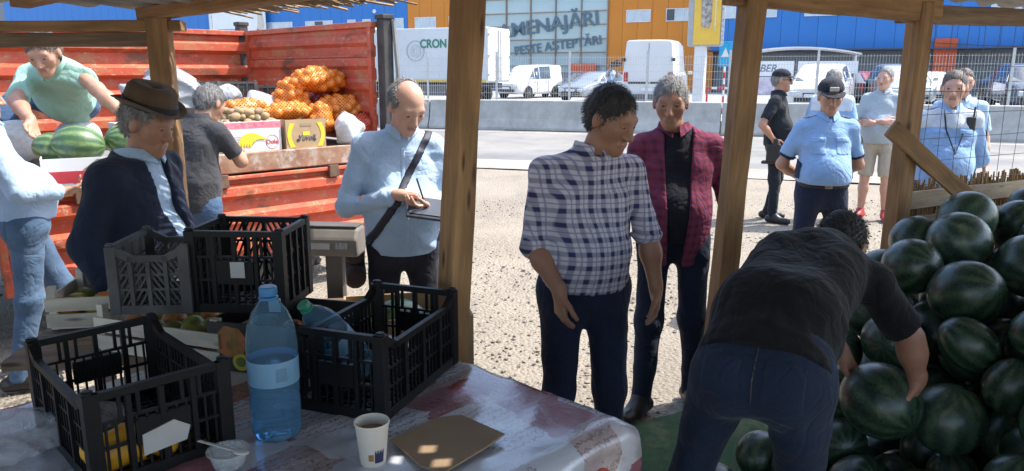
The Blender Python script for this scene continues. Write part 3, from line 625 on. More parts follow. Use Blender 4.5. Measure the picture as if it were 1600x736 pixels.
RED = truckred(); RUST = MATS['rusty_steel']; DKS = mat('dirty_dark_steel', (.06, .055, .05), (.03, .028, .026), 9, .75)
TRK = thing('flatbed_truck', 'old red flatbed truck with ribbed dropsides and its near side hanging open', 'truck', (-1.12, 6.75, 0), R(45)); DZ = 1.13; TL = 6.2
def ribbed(Ln, H, nr, depth=.045):
    """profile in local x length, y depth, z height; returns MB with origin at low left"""
    prof = [(0, 0)]; p = H / nr
    for i in range(nr):
        z = i * p; prof += [(0, z + p * .18), (-depth, z + p * .34), (-depth, z + p * .62), (0, z + p * .78)]
    prof.append((0, H)); back = [(y + .02, z) for y, z in prof[::-1]]; poly = prof + back; n = len(poly); h = n // 2
    vs = [(x, y, z) for x in (0, Ln) for y, z in poly]; fs = [(i, (i + 1) % n, n + (i + 1) % n, n + i) for i in range(n)]
    for o_ in (0, n): fs += [tuple(o_ + q for q in (i, i + 1, n - 2 - i, n - 1 - i)) for i in range(h - 1)]
    return MB().add(vs, fs)
# deck planks
pl = None; PLK = wood('deck_plank_wood', (.22, .15, .09), (.10, .07, .045)); npl = 12
for i in range(npl):
    y = .06 + (2.3 / npl) * (i + .5)
    o = MB().box((0, 0, 0), (TL, 2.3 / npl - .008, .04)).build('deck_plank', PLK, TRK, (-TL / 2, y, DZ - .02)) if pl is None else link('deck_plank', pl.data, None, TRK, (-TL / 2, y, DZ - .02)); pl = pl or o
MB().box((-TL / 2, .025, DZ - .055), (TL, .05, .15)).build('deck_edge', mat('worn_edge', (.34, .20, .12), (.22, .10, .06), 6, .7, c3=(.40, .33, .27), s3=9, bump=.4), TRK, bevel=.008)
MB().box((-TL / 2, 2.375, DZ - .055), (TL, .05, .15)).build('deck_edge', MATS['worn_edge'], TRK, bevel=.008)
# near dropside hanging down
sd_ = ribbed(2.9, .62, 3, .05)
for x in (-2.95, -6.0):
    o = ribbed(2.9, .62, 3, .05).build('dropside', RED, TRK, (x, -.03, DZ - .78), (R(-4), 0, 0))
    MB().box((1.45, -.03, .62), (2.9, .05, .03)).box((.02, -.03, .31), (.04, .05, .6)).box((2.88, -.03, .31), (.04, .05, .6)).build('dropside_frame', RED, o, bevel=.006)
    for k in (.5, 1.45, 2.4): MB().box((k, -.06, .60), (.09, .03, .10)).build('hinge', RUST, o, bevel=.006)
    MB().box((1.2, -.058, .69), (.10, .03, .12)).build('latch', RUST, o, bevel=.01)
# far side and headboard, standing
for x in (-3.02, -6.1):
    o = ribbed(3.0, .98, 4, .06).build('far_side_panel', RED, TRK, (x, 2.40, DZ + .02)); MB().box((1.5, -.02, 1.0), (3.0, .08, .05)).build('top_rail', RED, o, bevel=.006)
o = ribbed(2.28, .98, 5, .022).build('headboard', RED, TRK, (-.03, 2.34, DZ + .02), (0, 0, R(-90)))
MB().box((1.14, .01, 1.0), (2.3, .09, .05)).build('top_rail', RED, o, bevel=.006)
MB().box((1.14, -.012, .50), (2.26, .012, .018)).box((1.14, -.012, .74), (2.26, .012, .018)).box((.03, -.01, .5), (.05, .04, .98)).box((2.25, -.01, .5), (.05, .04, .98)).build('headboard_rib', RED, o)
for (x, y, h) in ((.03, -.02, 1.06), (-.05, 2.43, 1.1), (-3.03, 2.44, 1.0)):
    MB().box((x, y, DZ + h / 2), (.10, .10, h)).box((x, y, DZ + h + .02), (.12, .12, .04)).build('corner_post', DKS, TRK, bevel=.008)
MB().tube([(.08, -.08, DZ + 1.05), (.10, -.1, DZ + .6), (.08, -.08, DZ + .2)], .02, 6).build('tie_rope', mat('rope_grey', (.25, .24, .22)), TRK)
# underside: frame rails, cross members, wheels
for y in (.75, 1.65): MB().box((-TL / 2 + .6, y, DZ - .24), (TL + 1, .09, .22)).build('chassis_rail', DKS, TRK)
for x in (-.4, -1.4, -2.4, -3.4, -4.4, -5.4): MB().box((x, 1.2, DZ - .10), (.08, 2.28, .10)).build('cross_member', DKS, TRK)
MB().box((-.4, 1.2, .45), (.5, 1.9, .3)).build('axle', DKS, TRK)
def tyre(x, y, r=.43, w=.27):
    A = Matrix.Rotation(R(90), 3, 'X'); TG = mat('dusty_tyre', (.11, .105, .10), (.045, .043, .042), 12, .9)
    o = MB().lathe([(r * .55, -w / 2), (r * .9, -w * .52), (r * .97, -w * .4), (r * .97, w * .4), (r * .9, w * .52), (r * .55, w / 2)], 32, (0, 0, 0), A).build('wheel', TG, TRK, (x, y, r), smooth=True)
    tr = MB()
    for k in range(26):
        a = k * 2 * math.pi / 26
        for s in (-1, 1):
            aa = a + (.12 if s > 0 else 0); tr.box((math.cos(aa) * r * .985, s * w * .27, math.sin(aa) * r * .985), (.045, w * .46, .055), Matrix.Rotation(-aa, 3, 'Y') @ Matrix.Rotation(R(25 * s), 3, 'X'))
    tr.build('tread_lug', TG, o)
    MB().lathe([(.03, -w * .36), (r * .25, -w * .38), (r * .3, -w * .2), (r * .5, -w * .22), (r * .57, -w * .5)], 24, (0, 0, 0), A, False).build('rim', mat('dusty_rim', (.30, .22, .17), (.18, .14, .11), 9, .7), o, smooth=True)
for x in (-.95, -4.6):
    for y in (.28, 2.1): tyre(x, y)

def on_truck(lx, ly, lz=0): return (-1.12 + .7071 * (lx - ly), 6.75 + .7071 * (lx + ly), DZ + lz)
T45 = R(45)
# ------------------------------------------------------------------ boxes on the deck
CARD = mat('kraft_card', (.42, .29, .16), (.35, .24, .13), 6, .85, bump=.1); CWHT = mat('printed_card_white', (.74, .73, .71), (.68, .67, .65), 5, .6)
YEL = mat('banana_yellow_print', (.80, .60, .04), (.74, .50, .03), 14, .5); PINK = mat('print_rose', (.62, .10, .16), (.70, .25, .28), 30, .6); INK = mat('print_ink', (.04, .035, .03)); GREY = mat('print_lines_grey', (.45, .44, .44))
def openbox(name, label, loc, rz, L_, W_, H_, m, cat='box', t=.008, group=None, hole=False):
    b = thing(name, label, cat, loc, rz, group)
    MB().box((0, -W_ / 2 + t / 2, H_ / 2), (L_, t, H_)).build('front_panel', m, b); MB().box((0, W_ / 2 - t / 2, H_ / 2), (L_, t, H_)).build('back_panel', m, b)
    for s in (-1, 1): MB().box((s * (L_ / 2 - t / 2), 0, H_ / 2), (t, W_ - 2 * t - .001, H_)).build('end_panel', m, b)
    MB().box((0, 0, .006), (L_ - 2 * t - .002, W_ - 2 * t - .002, .008)).build('base', m, b); return b
def banana_fan(b, x, z, s, y, n=5, flip=1):
    for i in range(n):
        cx_, cz_, rr_ = x - s * .55 + i * s * .13, z - s * .62 + i * s * .02, s * (1.15 - .10 * i); up_, lo_, w_ = [], [], s * .13
        for k in range(11):
            u = k / 10; a = R(172 - (95 + 6 * i) * u * 1.0) if i < 9 else 0; w = w_ * (math.sin(math.pi * (.10 + .84 * u)) ** .6)
            e = 1.0 + .25 * u; up_.append((cx_ + s * .55 + (rr_ + w) * math.cos(a) * e, cz_ + (rr_ + w) * math.sin(a))); lo_.append((cx_ + s * .55 + (rr_ - w) * math.cos(a) * e, cz_ + (rr_ - w) * math.sin(a)))
        MB().prism(up_ + lo_[::-1], .001 + .0007 * i, .0014 + .0007 * i, Mxz).build('banana_print', YEL, b, (0, y, 0))
        ln = [(p[0], p[1]) for p in lo_]; l2 = [(p[0] + .0022, p[1] + .0022) for p in lo_]; MB().prism(ln + l2[::-1], .0015 + .0007 * i, .0019 + .0007 * i, Mxz).build('banana_outline', INK, b, (0, y, 0))
b1 = openbox('banana_box', 'white banana carton with pink rim and yellow bananas, full of potatoes', on_truck(-1.17, .24), T45, .46, .34, .25, CWHT)
MB().box((0, -.1715, .222), (.46, .002, .045)).build('pink_band', PINK, b1); banana_fan(b1, -.01, .10, .10, -.172)
for i in range(5):
    MB().box((-.155, -.1715, .135 - i * .017), (.12, .002, .007)).build('print_line', GREY, b1)
text_part('lettering', 'Dole', .05, mat('print_red', (.55, .05, .05)), b1, (.15, -.1725, .085), (R(90), 0, 0), .0005, bold=.0008)
MB().lathe([(.052, 0), (.055, 0), (.055, .001), (.052, .001)], 24, (.15, -.1712, .085), Matrix.Rotation(R(90), 3, 'X'), False).build('logo_ring', MATS['print_red'], b1)
b2 = openbox('banana_box', 'brown banana carton with two printed bananas, beside the white carton', on_truck(-.735, .22), T45, .36, .36, .25, CARD)
for s in (-1, 1):
    pts = [(s * (.10 + .035 * math.sin(math.pi * k / 8)), .03 + .19 * k / 8) for k in range(9)]; q = [(s * (.145 + .025 * math.sin(math.pi * k / 8)), .03 + .19 * k / 8) for k in range(9)]
    MB().prism(pts + q[::-1], .001, .003, Mxz).build('banana_print', YEL, b2, (0, -.18, 0))
    MB().lathe([(.013, 0), (.013, .002)], 14, (s * .075, -.181, .085), Matrix.Rotation(R(90), 3, 'X')).build('hand_hole', INK, b2)
text_part('lettering', 'Yuvoll', .062, mat('print_navy_soft', (.06, .07, .12)), b2, (0, -.183, .10), (R(90), 0, 0), .0005, bold=.001, shear=.25)
MB().box((0, -.1815, .135), (.06, .002, .03)).build('leaf_print', YEL, b2); MB().box((0, -.1815, .205), (.10, .002, .022)).build('small_print', mat('print_brown_grey', (.30, .23, .16)), b2)
DBX = mat('dark_brown_card', (.12, .09, .07), (.09, .07, .055), 5, .8)
b3 = openbox('dark_carton', 'dark brown carton standing behind the loose potatoes', on_truck(-1.15, .78), T45, .50, .40, .34, DBX); MB().box((-.1, -.2015, .30), (.16, .002, .014)).build('print_line', mat('print_tan', (.40, .33, .24)), b3); MB().prism([(-.04, .06), (.04, .06), (0, .17)], .001, .002, Mxz).build('arrow_print', MATS['print_tan'], b3, (-.02, -.2005, 0))
b4 = openbox('yellow_carton', 'yellow printed carton behind the grey-haired man in the dark polo', on_truck(-1.72, .72), T45, .46, .36, .24, CWHT); banana_fan(b4, .02, .10, .10, -.182); MB().box((0, -.1815, .22), (.46, .002, .04)).build('pink_band', PINK, b4)
b5 = openbox('potato_carton', 'open carton under the sack of loose potatoes behind', on_truck(-.75, .72), T45, .46, .40, .26, CARD)
# ------------------------------------------------------------------ potatoes, each its own thing
POT = mat('potato_skin', (.42, .30, .16), (.30, .20, .10), 14, .8, bump=.25, bscale=40, c3=(.22, .15, .09), s3=9)
def lumpy(name, r, seed, n=3, amp=.12):
    bm = bmesh.new(); bmesh.ops.create_icosphere(bm, subdivisions=2, radius=1); rg = np.random.default_rng(seed); D = rg.normal(size=(4, 3)); 
    for v in bm.verts:
        k = 1 + amp * sum(math.sin(Vector(d).dot(v.co) * 1.6 + i) for i, d in enumerate(D)) / 3; v.co = Vector((v.co.x * r[0] * k, v.co.y * r[1] * k, v.co.z * r[2] * k))
    me = bpy.data.meshes.new(name); bm.to_mesh(me); bm.free(); me.shade_smooth(); me.materials.append(POT); return me
pmesh = [lumpy('potato', (.044, .031, .029), i) for i in range(5)]; rp = random.Random(12); k = 0
PLAB = 'brown potato in the loose heap on the white banana carton'
for lay, (nx2, ny2) in enumerate(((8, 5), (7, 4), (5, 3))):
    for i in range(nx2):
        for j in range(ny2):
            x = -.21 + .42 * (i + .5) / nx2 * (1 - .0 * lay) + rp.uniform(-.012, .012); y = -.15 + .29 * (j + .5) / ny2 + rp.uniform(-.01, .01)
            if lay and (abs(x) > .2 - .03 * lay): continue
            z = .235 + .042 * lay + rp.uniform(-.006, .008); q = on_truck(-1.17 + x, .24 + y, z)
            o = bpy.data.objects.new('potato', pmesh[k % 5]); col.objects.link(o); o.location = q; o.rotation_euler = (rp.uniform(-.4, .4), rp.uniform(-.4, .4), rp.uniform(0, 6.2)); o.scale = (rp.uniform(.85, 1.15),) * 3
            tag(o, PLAB, 'potato', 'loose potatoes heaped on the banana carton'); k += 1
# ------------------------------------------------------------------ net sacks of onions and potatoes
def netmat(name, c, fill, sc_=95, w=.20):
    m, nt, b = base(name); v = _coords(nt); w1 = _n(nt, 'ShaderNodeTexWave'); w1.inputs['Scale'].default_value = sc_ / 6; w1.inputs['Distortion'].default_value = 1.2; w1.bands_direction = 'X'
    mp = _n(nt, 'ShaderNodeMapping'); mp.inputs['Rotation'].default_value = (.5, .7, .6); nt.links.new(v, mp.inputs[0]); nt.links.new(mp.outputs[0], w1.inputs[0])
    w2 = _n(nt, 'ShaderNodeTexWave'); w2.inputs['Scale'].default_value = sc_ / 6; w2.inputs['Distortion'].default_value = 1.2; w2.bands_direction = 'Z'; nt.links.new(mp.outputs[0], w2.inputs[0])
    a = _math(nt, 'MAXIMUM', w1.outputs['Fac'], w2.outputs['Fac'])
    f = _ramp(nt, a, [(.66, (fill,) * 3), (.82, (1, 1, 1))]); nt.links.new(f, b.inputs['Alpha']); b.inputs['Base Color'].default_value = (*c, 1); b.inputs['Roughness'].default_value = .4; MATS[name] = m; return m
NETO = netmat('orange_net', (.85, .22, .015), .16); NETR = netmat('red_net', (.55, .07, .03), .2)
ONI = mat('onion_skin', (.68, .38, .11), (.52, .23, .06), 10, .35, stretch=(1, 1, .3), c3=(.72, .45, .20), s3=5); ONR = mat('red_onion_skin', (.30, .09, .05), (.18, .04, .035), 10, .35, stretch=(1, 1, .3)); PTS = mat('sack_potato', (.45, .30, .12), (.33, .20, .08), 12, .7)
bm = bmesh.new(); bmesh.ops.create_icosphere(bm, subdivisions=2, radius=1)
for v in bm.verts: v.co.z *= .86 + .14 * abs(v.co.z); 
onm = bpy.data.meshes.new('onion'); bm.to_mesh(onm); bm.free(); onm.shade_smooth()
OM = {}
for nm, mm in (('o', ONI), ('r', ONR), ('p', PTS)): q = onm.copy(); q.materials.append(mm); OM[nm] = q
def sack(label, c, r, kind, seed, orad=.037, net=NETO, rz=0, n=90, name='onion_sack', part_='onion', cat='sack', neck=None, fill=True):
    rg = np.random.default_rng(seed); t = thing(name, label, cat, on_truck(*c), T45 + rz, 'net sacks heaped on the truck'); pts = []
    tries = 0
    while len(pts) < n and tries < 6000:
        tries += 1; d = rg.normal(size=3); d /= np.linalg.norm(d); p = d * (np.array(r) - orad) * (1 if rg.random() < .8 else .7)
        if p[2] < -r[2] * .55: continue
        if all(np.linalg.norm(p - q) > orad * 1.72 for q in pts): pts.append(p)
    for p in pts:
        o = bpy.data.objects.new(part_, OM[kind]); col.objects.link(o); o.parent = t; o.location = (p[0], p[1], p[2] + r[2]); s = orad * rg.uniform(.9, 1.12); o.scale = (s, s, s); o.rotation_euler = tuple(rg.uniform(0, 6, 3))
    F = Field(.014)
    for p in pts: F.cap((p[0], p[1], p[2] + r[2]), (p[0], p[1], p[2] + r[2] + .001), orad * 1.13)
    F.ell((0, 0, r[2]), np.array(r) * .84)
    if neck: F.cap((neck[0] * .6, neck[1] * .6, r[2] + neck[2] * .6), (neck[0], neck[1], r[2] + neck[2]), .03, .012)
    link('net', F.mesh('net', .011), net, t); return t
sack('large orange net sack of onions on top of the heap', (-.28, .56, .42), (.30, .17, .13), 'o', 1, rz=R(8), neck=(.36, -.02, 0))
sack('bulging orange net sack of onions at the left of the heap', (-.53, .62, .06), (.18, .17, .26), 'o', 2)
sack('orange net sack of onions in front, below the topmost sack', (-.16, .42, .14), (.25, .17, .15), 'o', 3, rz=R(-10), neck=(-.28, -.1, -.04))
sack('dark red net sack of onions against the headboard', (-.11, .72, .20), (.17, .18, .17), 'r', 4, net=NETR)
sack('dark red net sack of onions low beside the white sack', (-.10, .20, .03), (.14, .13, .13), 'r', 5, net=NETR)
sack('orange net bag of potatoes lying behind the loose potatoes', (-1.03, .44, .25), (.22, .11, .085), 'p', 6, orad=.04, n=40, name='potato_sack', part_='potato_in_net', neck=(-.25, 0, .02))
sack('orange net bag of potatoes slumped over the brown carton', (-.74, .30, .235), (.22, .14, .075), 'p', 7, orad=.034, n=46, name='potato_sack', part_='potato_in_net', neck=(-.3, -.02, 0))
sack('orange net bag sagging down at the right of the brown carton', (-.47, .26, .08), (.13, .14, .15), 'p', 8, orad=.034, n=46, name='potato_sack', part_='potato_in_net')
# plastic bags, white sack, silver film bundle
def crumple(name, label, c, r, m, seed, cat='bag', amp=.03, fr=16, loc=None, extra=None, rz=0, h=.013):
    F = Field(.04); F.ell((0, 0, r[2] * .9), r)
    for e in (extra or []): F.cap(*e)
    F.noise = folds(seed, amp, fr, (.3, .3, .3), 7); F.cut((0, 0, 0), (0, 0, -1))
    o = link(name, F.mesh(name, h), m, None, loc or on_truck(*c), (0, 0, T45 + rz)); tag(o, label, cat); return o
WSK = mat('woven_white_sack', (.60, .60, .59), (.48, .48, .48), 30, .6, bump=.3)
crumple('white_sack', 'full white woven sack between the brown carton and the man in blue', (-.33, .10, 0), (.13, .13, .15), WSK, 3, 'sack', .045, 24)
FILM = filmmat('clear_film', (.80, .82, .84), .42, .12, .3); SFILM = filmmat('silvery_film', (.36, .38, .38), .86, .16, .12)
crumple('plastic_bag', 'crumpled clear plastic bag tied in a knot on the dark carton', (-1.02, .82, .34), (.15, .12, .09), FILM, 8, extra=[((-.12, 0, .1), (-.18, .02, .24), .035, .012)])
crumple('plastic_bag', 'clear plastic bag draped over the net of potatoes', (-.80, .70, .26), (.17, .12, .085), FILM, 9)
crumple('film_bundle', 'big silvery bundle of plastic film beside the timber post', (-1.42, 1.08, .0), (.34, .28, .36), SFILM, 10, 'bundle', .05, 24, h=.013)
crumple('plastic_bag', 'white plastic bag hanging at the truck edge by the dark polo man', (-1.52, .05, .0), (.10, .08, .13), WSK, 13)
crumple('white_sack', 'white sack behind the striped watermelons on the deck', (-2.7, .6, 0), (.2, .16, .17), WSK, 14, 'sack', .02, 11)
crumple('white_sack', 'white sack on the deck behind the crouching man in green', (-2.25, .62, 0), (.18, .15, .16), WSK, 15, 'sack', .02, 11)
# ------------------------------------------------------------------ plastic fruit crates
CB = mat('crate_black_plastic', (.0075, .008, .0098), (.005, .0055, .0065), 14, .45, bump=.1, bscale=60, spec=.22); CDG = mat('crate_dusty_lit_plastic', (.075, .075, .074), (.035, .035, .035), 9, .6)  # dusty grey crate plastic, made paler to paint in the light on it
def crate(label, loc, rz, L_, W_, H_, m=CB, dip=.03, dips=('front', 'back'), diag=(), solid=('left', 'right'), group='black plastic fruit crates', rot=None, handle=('left', 'right'), mats=None, name='plastic_crate'):
    t = thing(name, label, 'crate', loc, rz, group, rot); pr = .024
    def panel(nm, Ln, key):
        mb = MB(); e = Ln / 2 - pr * .8; th = .007; dp = dip if key in dips else 0
        mb.box((0, 0, H_ - .009 - dp), (2 * e - (.09 if dp else 0), .016, .018)); mb.box((0, 0, .014), (2 * e, .014, .028))
        if dp:
            for s in (-1, 1): mb.bar((s * e, 0, H_ - .012), (s * (e - .06), 0, H_ - .012 - dp), .016, .022)
        top = H_ - .018 - dp; nb = max(6, int(2 * e / .021)); hz = [.028 + (top - .028) * q for q in (.36, .70)]
        hh = key in handle
        for z in hz: mb.box((0, .0005, z), (2 * e, .008, .007))
        for i in range(1, 4): mb.box((-e + 2 * e * i / 4, -.003, (top + .028) / 2), (.012, .014, top - .028))
        rows = [(.028, hz[0]), (hz[0], hz[1]), (hz[1], top)]
        for ri, (a, b) in enumerate(rows):
            if key in diag:
                k_ = int(2 * e / .019)
                for i in range(k_):
                    x = -e + 2 * e * (i + .5) / k_; s = 1 if x < 0 else -1; mb.bar((x - s * .016, .001, a), (x + s * .016, .001, b), th, .006)
            elif ri == 2 and hh: 
                for x in (-e * .62, -e * .34, e * .34, e * .62): mb.box((x, .001, (a + b) / 2), (.008, th, b - a))
            else:
                for i in range(1, nb): mb.box((-e + 2 * e * i / nb, .001, (a + b) / 2), (.005, th, b - a))
        if key in solid: mb.box((0, -.0035, (hz[0] + hz[1]) / 2 - .012), (e * .85, .010, (hz[1] - hz[0]) * 1.0))
        return mb
    mm = mats or {}
    for key, Ln, p, a in (('front', L_, (0, -W_ / 2 + .01, 0), 0), ('back', L_, (0, W_ / 2 - .01, 0), R(180)), ('left', W_, (-L_ / 2 + .01, 0, 0), R(-90)), ('right', W_, (L_ / 2 - .01, 0, 0), R(90))):
        panel(key, Ln, key).build('side_panel', mm.get(key, m), t, p, (0, 0, a))
    pmb = MB().prism([(-.02, -.02), (.012, -.02), (.015, -.01), (-.01, .015), (-.02, .012)], 0, H_); pmb.lathe([(.013, 0), (.013, .007), (.009, .009)], 12, (-.007, -.007, H_)); po = None
    for sx, sy, a in ((-1, -1, 0), (1, -1, R(90)), (1, 1, R(180)), (-1, 1, R(270))):
        loc_ = (sx * (L_ / 2 - .02), sy * (W_ / 2 - .02), 0)
        po_ = pmb.build('corner_post', m, t, loc_, (0, 0, a), bevel=.002) if po is None else link('corner_post', po.data, None, t, loc_, (0, 0, a)); po = po or po_
    fl = MB(); n1, n2 = int(L_ / .03), int(W_ / .03)
    for i in range(1, n1): fl.box((-L_ / 2 + L_ * i / n1, 0, .008), (.008, W_ - .03, .008))
    for i in range(1, n2): fl.box((0, -W_ / 2 + W_ * i / n2, .0075), (L_ - .03, .008, .007))
    fl.build('floor_grid', m, t); return t
crate('black lattice crate on the truck behind the clear plastic bag', on_truck(-.92, 1.0, .12), T45 + R(10), .40, .30, .42, CDG, 0, group='black plastic crates on the truck')
crate('black lattice crate on the truck beside the onion sacks', on_truck(-.62, 1.15, .1), T45 - R(6), .40, .30, .40, CDG, 0, group='black plastic crates on the truck')
# the melons lifted off the truck
ML = melonmat('melon_light', (.045, .105, .035), (.17, .27, .095), (.36, .34, .10), .32); MD = melonmat('melon_dark', (.012, .034, .020), (.045, .088, .045), (.15, .15, .075), .26)  # lighter skin: sunlit look of the truck melons is put into the colour
bm = bmesh.new(); bmesh.ops.create_uvsphere(bm, u_segments=40, v_segments=24, radius=1)
for v in bm.verts: v.co = Vector((v.co.z, v.co.x, v.co.y))
mel = bpy.data.meshes.new('watermelon'); bm.to_mesh(mel); bm.free(); mel.shade_smooth(); MELD = mel.copy(); MELD.materials.append(MD); MELL = mel.copy(); MELL.materials.append(ML); MG = melonmat('melon_grey_green', (.022, .050, .031), (.062, .105, .060), (.26, .25, .12), .26); MELG = mel.copy(); MELG.materials.append(MG)
STM = mat('melon_stem', (.20, .17, .09)); stem = MB().tube([(0, 0, 0), (.012, 0, .004), (.022, .003, .012)], [.006, .004, .005], 6).mesh('stem'); stem.materials.append(STM)
def melon(label, loc, r, me, rot, el=1.15, group=None, stem_=True):
    o = bpy.data.objects.new('watermelon', me); col.objects.link(o); o.location = loc; o.scale = (r * el, r, r * .98); o.rotation_euler = rot; tag(o, label, 'watermelon', group)
    return o
melon('pale striped watermelon in the carton under the crouching man\'s hand', (-2.60, 4.62, 1.325), .118, MELL, (.2, .1, .35), 1.22)
melon('yellow-green watermelon behind the pale striped one in the carton', (-2.41, 4.80, 1.33), .105, MELL, (1.2, .3, .9), 1.12)
melon('green watermelon at the left end of the held carton', (-2.78, 4.66, 1.30), .095, MELL, (.5, .2, .2), 1.2)
hb = openbox('held_carton', 'red and white printed fruit carton held up with watermelons', (-2.56, 4.70, 1.10), R(30), .56, .40, .16, CWHT)
MB().box((0, -.2015, .05), (.56, .002, .07)).build('red_band', mat('print_carmine', (.55, .04, .05)), hb); MB().box((.28 + .0015, 0, .05), (.002, .4, .07)).build('red_band', MATS['print_carmine'], hb); MB().prism([(-.1, .09), (.06, .09), (.12, .15), (-.02, .15)], .001, .003, Mxz).build('grey_print', mat('print_grey2', (.22, .22, .23)), hb, (.03, -.2, 0))
# ------------------------------------------------------------------ the timber stall
WO = wood('sawn_timber', (.41, .235, .10), (.25, .13, .055)); WOD = wood('weathered_timber', (.26, .18, .11), (.13, .085, .055)); WOP = wood('pale_timber', (.46, .36, .23), (.33, .24, .15))
ST = thing('market_stall', 'rough timber market stall with posts, corrugated roof sheets and reed eaves', 'stall', (0, 2.2, 0))
def post(x0, y0, x1, y1, z1, w, d, rz, m):
    return beam('post', (x0, y0, -.05), (x1, y1, z1), w, d, m, ST, .006, roll=rz)
post(-.257, 2.47, -.128, 2.47, 2.12, .082, .082, R(40), WO); post(.815, 3.02, .907, 3.0, 2.12, .085, .075, R(18), WO); post(1.83, 3.62, 1.845, 3.6, 2.06, .085, .08, R(25), WO); post(-1.545, 3.5, -1.555, 3.5, 1.985, .095, .085, R(8), WO)
post(3.3, 4.45, 3.3, 4.45, 2.06, .09, .09, 0, WOD); post(-3.3, 3.56, -3.3, 3.56, 1.98, .09, .09, 0, WOD)
beam('beam', (.80, 2.97, 2.06), (1.95, 3.66, 2.035), .06, .13, WO, ST); beam('beam', (1.78, 3.66, 2.015), (3.4, 4.5, 2.03), .05, .085, WOD, ST); beam('beam', (-.2, 2.40, 2.10), (.95, 3.05, 2.11), .06, .10, WOD, ST)
beam('beam', (-3.4, 3.57, 1.888), (-1.60, 3.545, 1.892), .05, .062, WOD, ST); beam('beam', (-3.4, 3.53, 1.945), (-1.45, 3.505, 1.95), .07, .046, WO, ST)
beam('eave_beam', (-1.66, 3.60, 2.003), (.0, 2.36, 2.07), .08, .055, WO, ST)
for b, z in ((.45, 2.045), (1.1, 2.10), (1.9, 2.16), (2.8, 2.24)):
    p = Vector((-1.62, 3.56, 0)) + Vector((-.60, -.80, 0)) * b; beam('rafter', (p.x - .15, p.y + .11, z - .004), (p.x + 1.75, p.y - 1.32, z + .05), .07, .06, WO, ST)
for i, x in enumerate((.3, 1.2, 2.1, 3.0)): beam('rafter', (x, -1.3, 2.42), (x, 2.75 + x * .55, 2.14), .06, .09, WOD, ST)
def inpoly(x, y, P):
    c = False; j = len(P) - 1
    for i in range(len(P)):
        if (P[i][1] > y) != (P[j][1] > y) and x < (P[j][0] - P[i][0]) * (y - P[i][1]) / (P[j][1] - P[i][1]) + P[i][0]: c = not c
        j = i
    return c
def sheet(poly, zf, h, th=.006, holes=()):
    xs = [p[0] for p in poly]; ys = [p[1] for p in poly]; nx = int((max(xs) - min(xs)) / h) + 1; ny = int((max(ys) - min(ys)) / h) + 1; mb = MB(); id_ = {}
    def vid(i, j):
        if (i, j) not in id_:
            x = min(xs) + i * h; y = min(ys) + j * h; id_[i, j] = len(mb.v); mb.v.append((x, y, zf(x, y)))
        return id_[i, j]
    for i in range(nx):
        for j in range(ny):
            if (i, j) in holes: continue
            if inpoly(min(xs) + (i + .5) * h, min(ys) + (j + .5) * h, poly): mb.f.append((vid(i, j), vid(i + 1, j), vid(i + 1, j + 1), vid(i, j + 1)))
    n = len(mb.v); mb.v += [(x, y, z + th) for x, y, z in mb.v]; mb.f += [tuple(n + q for q in f[::-1]) for f in mb.f[:]]; return mb
FC = mat('grey_corrugated_sheet', (.42, .41, .38), (.30, .29, .27), 3, .8, c3=(.20, .18, .15), s3=2.2, bump=.2)
def zl(x, y):
    b = -.594 * (x + 1.55) - .804 * (y - 3.5); a = .804 * (x + 1.55) - .594 * (y - 3.5); return 2.04 + .085 * b + .014 * math.sin(a * 2 * math.pi / .16) + .0
sheet([(-3.6, 3.62), (-1.62, 3.62), (-.10, 2.48), (-.10, -1.6), (-3.6, -1.6)], zl, .035).build('roof_sheet', FC, ST, (0, -2.2, 0), smooth=True)
LEAK = {(int((x + .12) / .035), int((y + 1.6) / .035)) for x, y in ((.66, 1.90), (.70, 1.80), (.60, 1.84), (.54, 1.90), (-.0, 1.5))}
sheet([(-.12, 2.55), (.0, 2.95), (.95, 3.40), (1.9, 3.98), (3.8, 5.0), (3.8, -1.6), (-.12, -1.6)], lambda x, y: 2.20 - .075 * (y - 3.0) * .9 + .012 * math.sin(x * 2 * math.pi / .2), .035, holes=LEAK).build('roof_sheet', FC, ST, (0, -2.2, 0), smooth=True)
# reed mat overhanging the eave between the left and the middle post
REED = mat('reed_straw', (.30, .20, .10), (.16, .10, .05), 20, .8); rr = random.Random(5); rd = MB()
for i in range(420):
    a = -.25 + 2.35 * (i / 420) + rr.uniform(-.01, .01); p = Vector((-1.55, 3.5, 0)) + Vector((.804, -.594, 0)) * a; o_ = Vector((.594, .804, 0)); ln = max(.08, rr.uniform(.50, .74) - .55 * max(0, a - .75)); d = (o_ + Vector((.804, -.594, 0)) * rr.uniform(-.25, .25)).normalized()
    s = p - o_ * .35; z0 = 2.105 + rr.uniform(-.012, .035); e = s + d * (ln + .35); rd.tube([(s.x, s.y, z0), ((s.x + e.x) / 2, (s.y + e.y) / 2, z0 - .005), (e.x, e.y, z0 - rr.uniform(.02, .06))], rr.uniform(.0035, .0065), 4)
for k in range(4):
    q0 = Vector((-1.55, 3.5, 2.10)) + Vector((.594, .804, 0)) * (.1 + .16 * k) + Vector((.804, -.594, 0)) * -.25; q1 = q0 + Vector((.804, -.594, 0)) * 2.35; rd.tube([q0, q1], .004, 4)
tag(rd.build('reed_mat', REED, ST, (0, -2.2, 0)), None, kind='stuff')
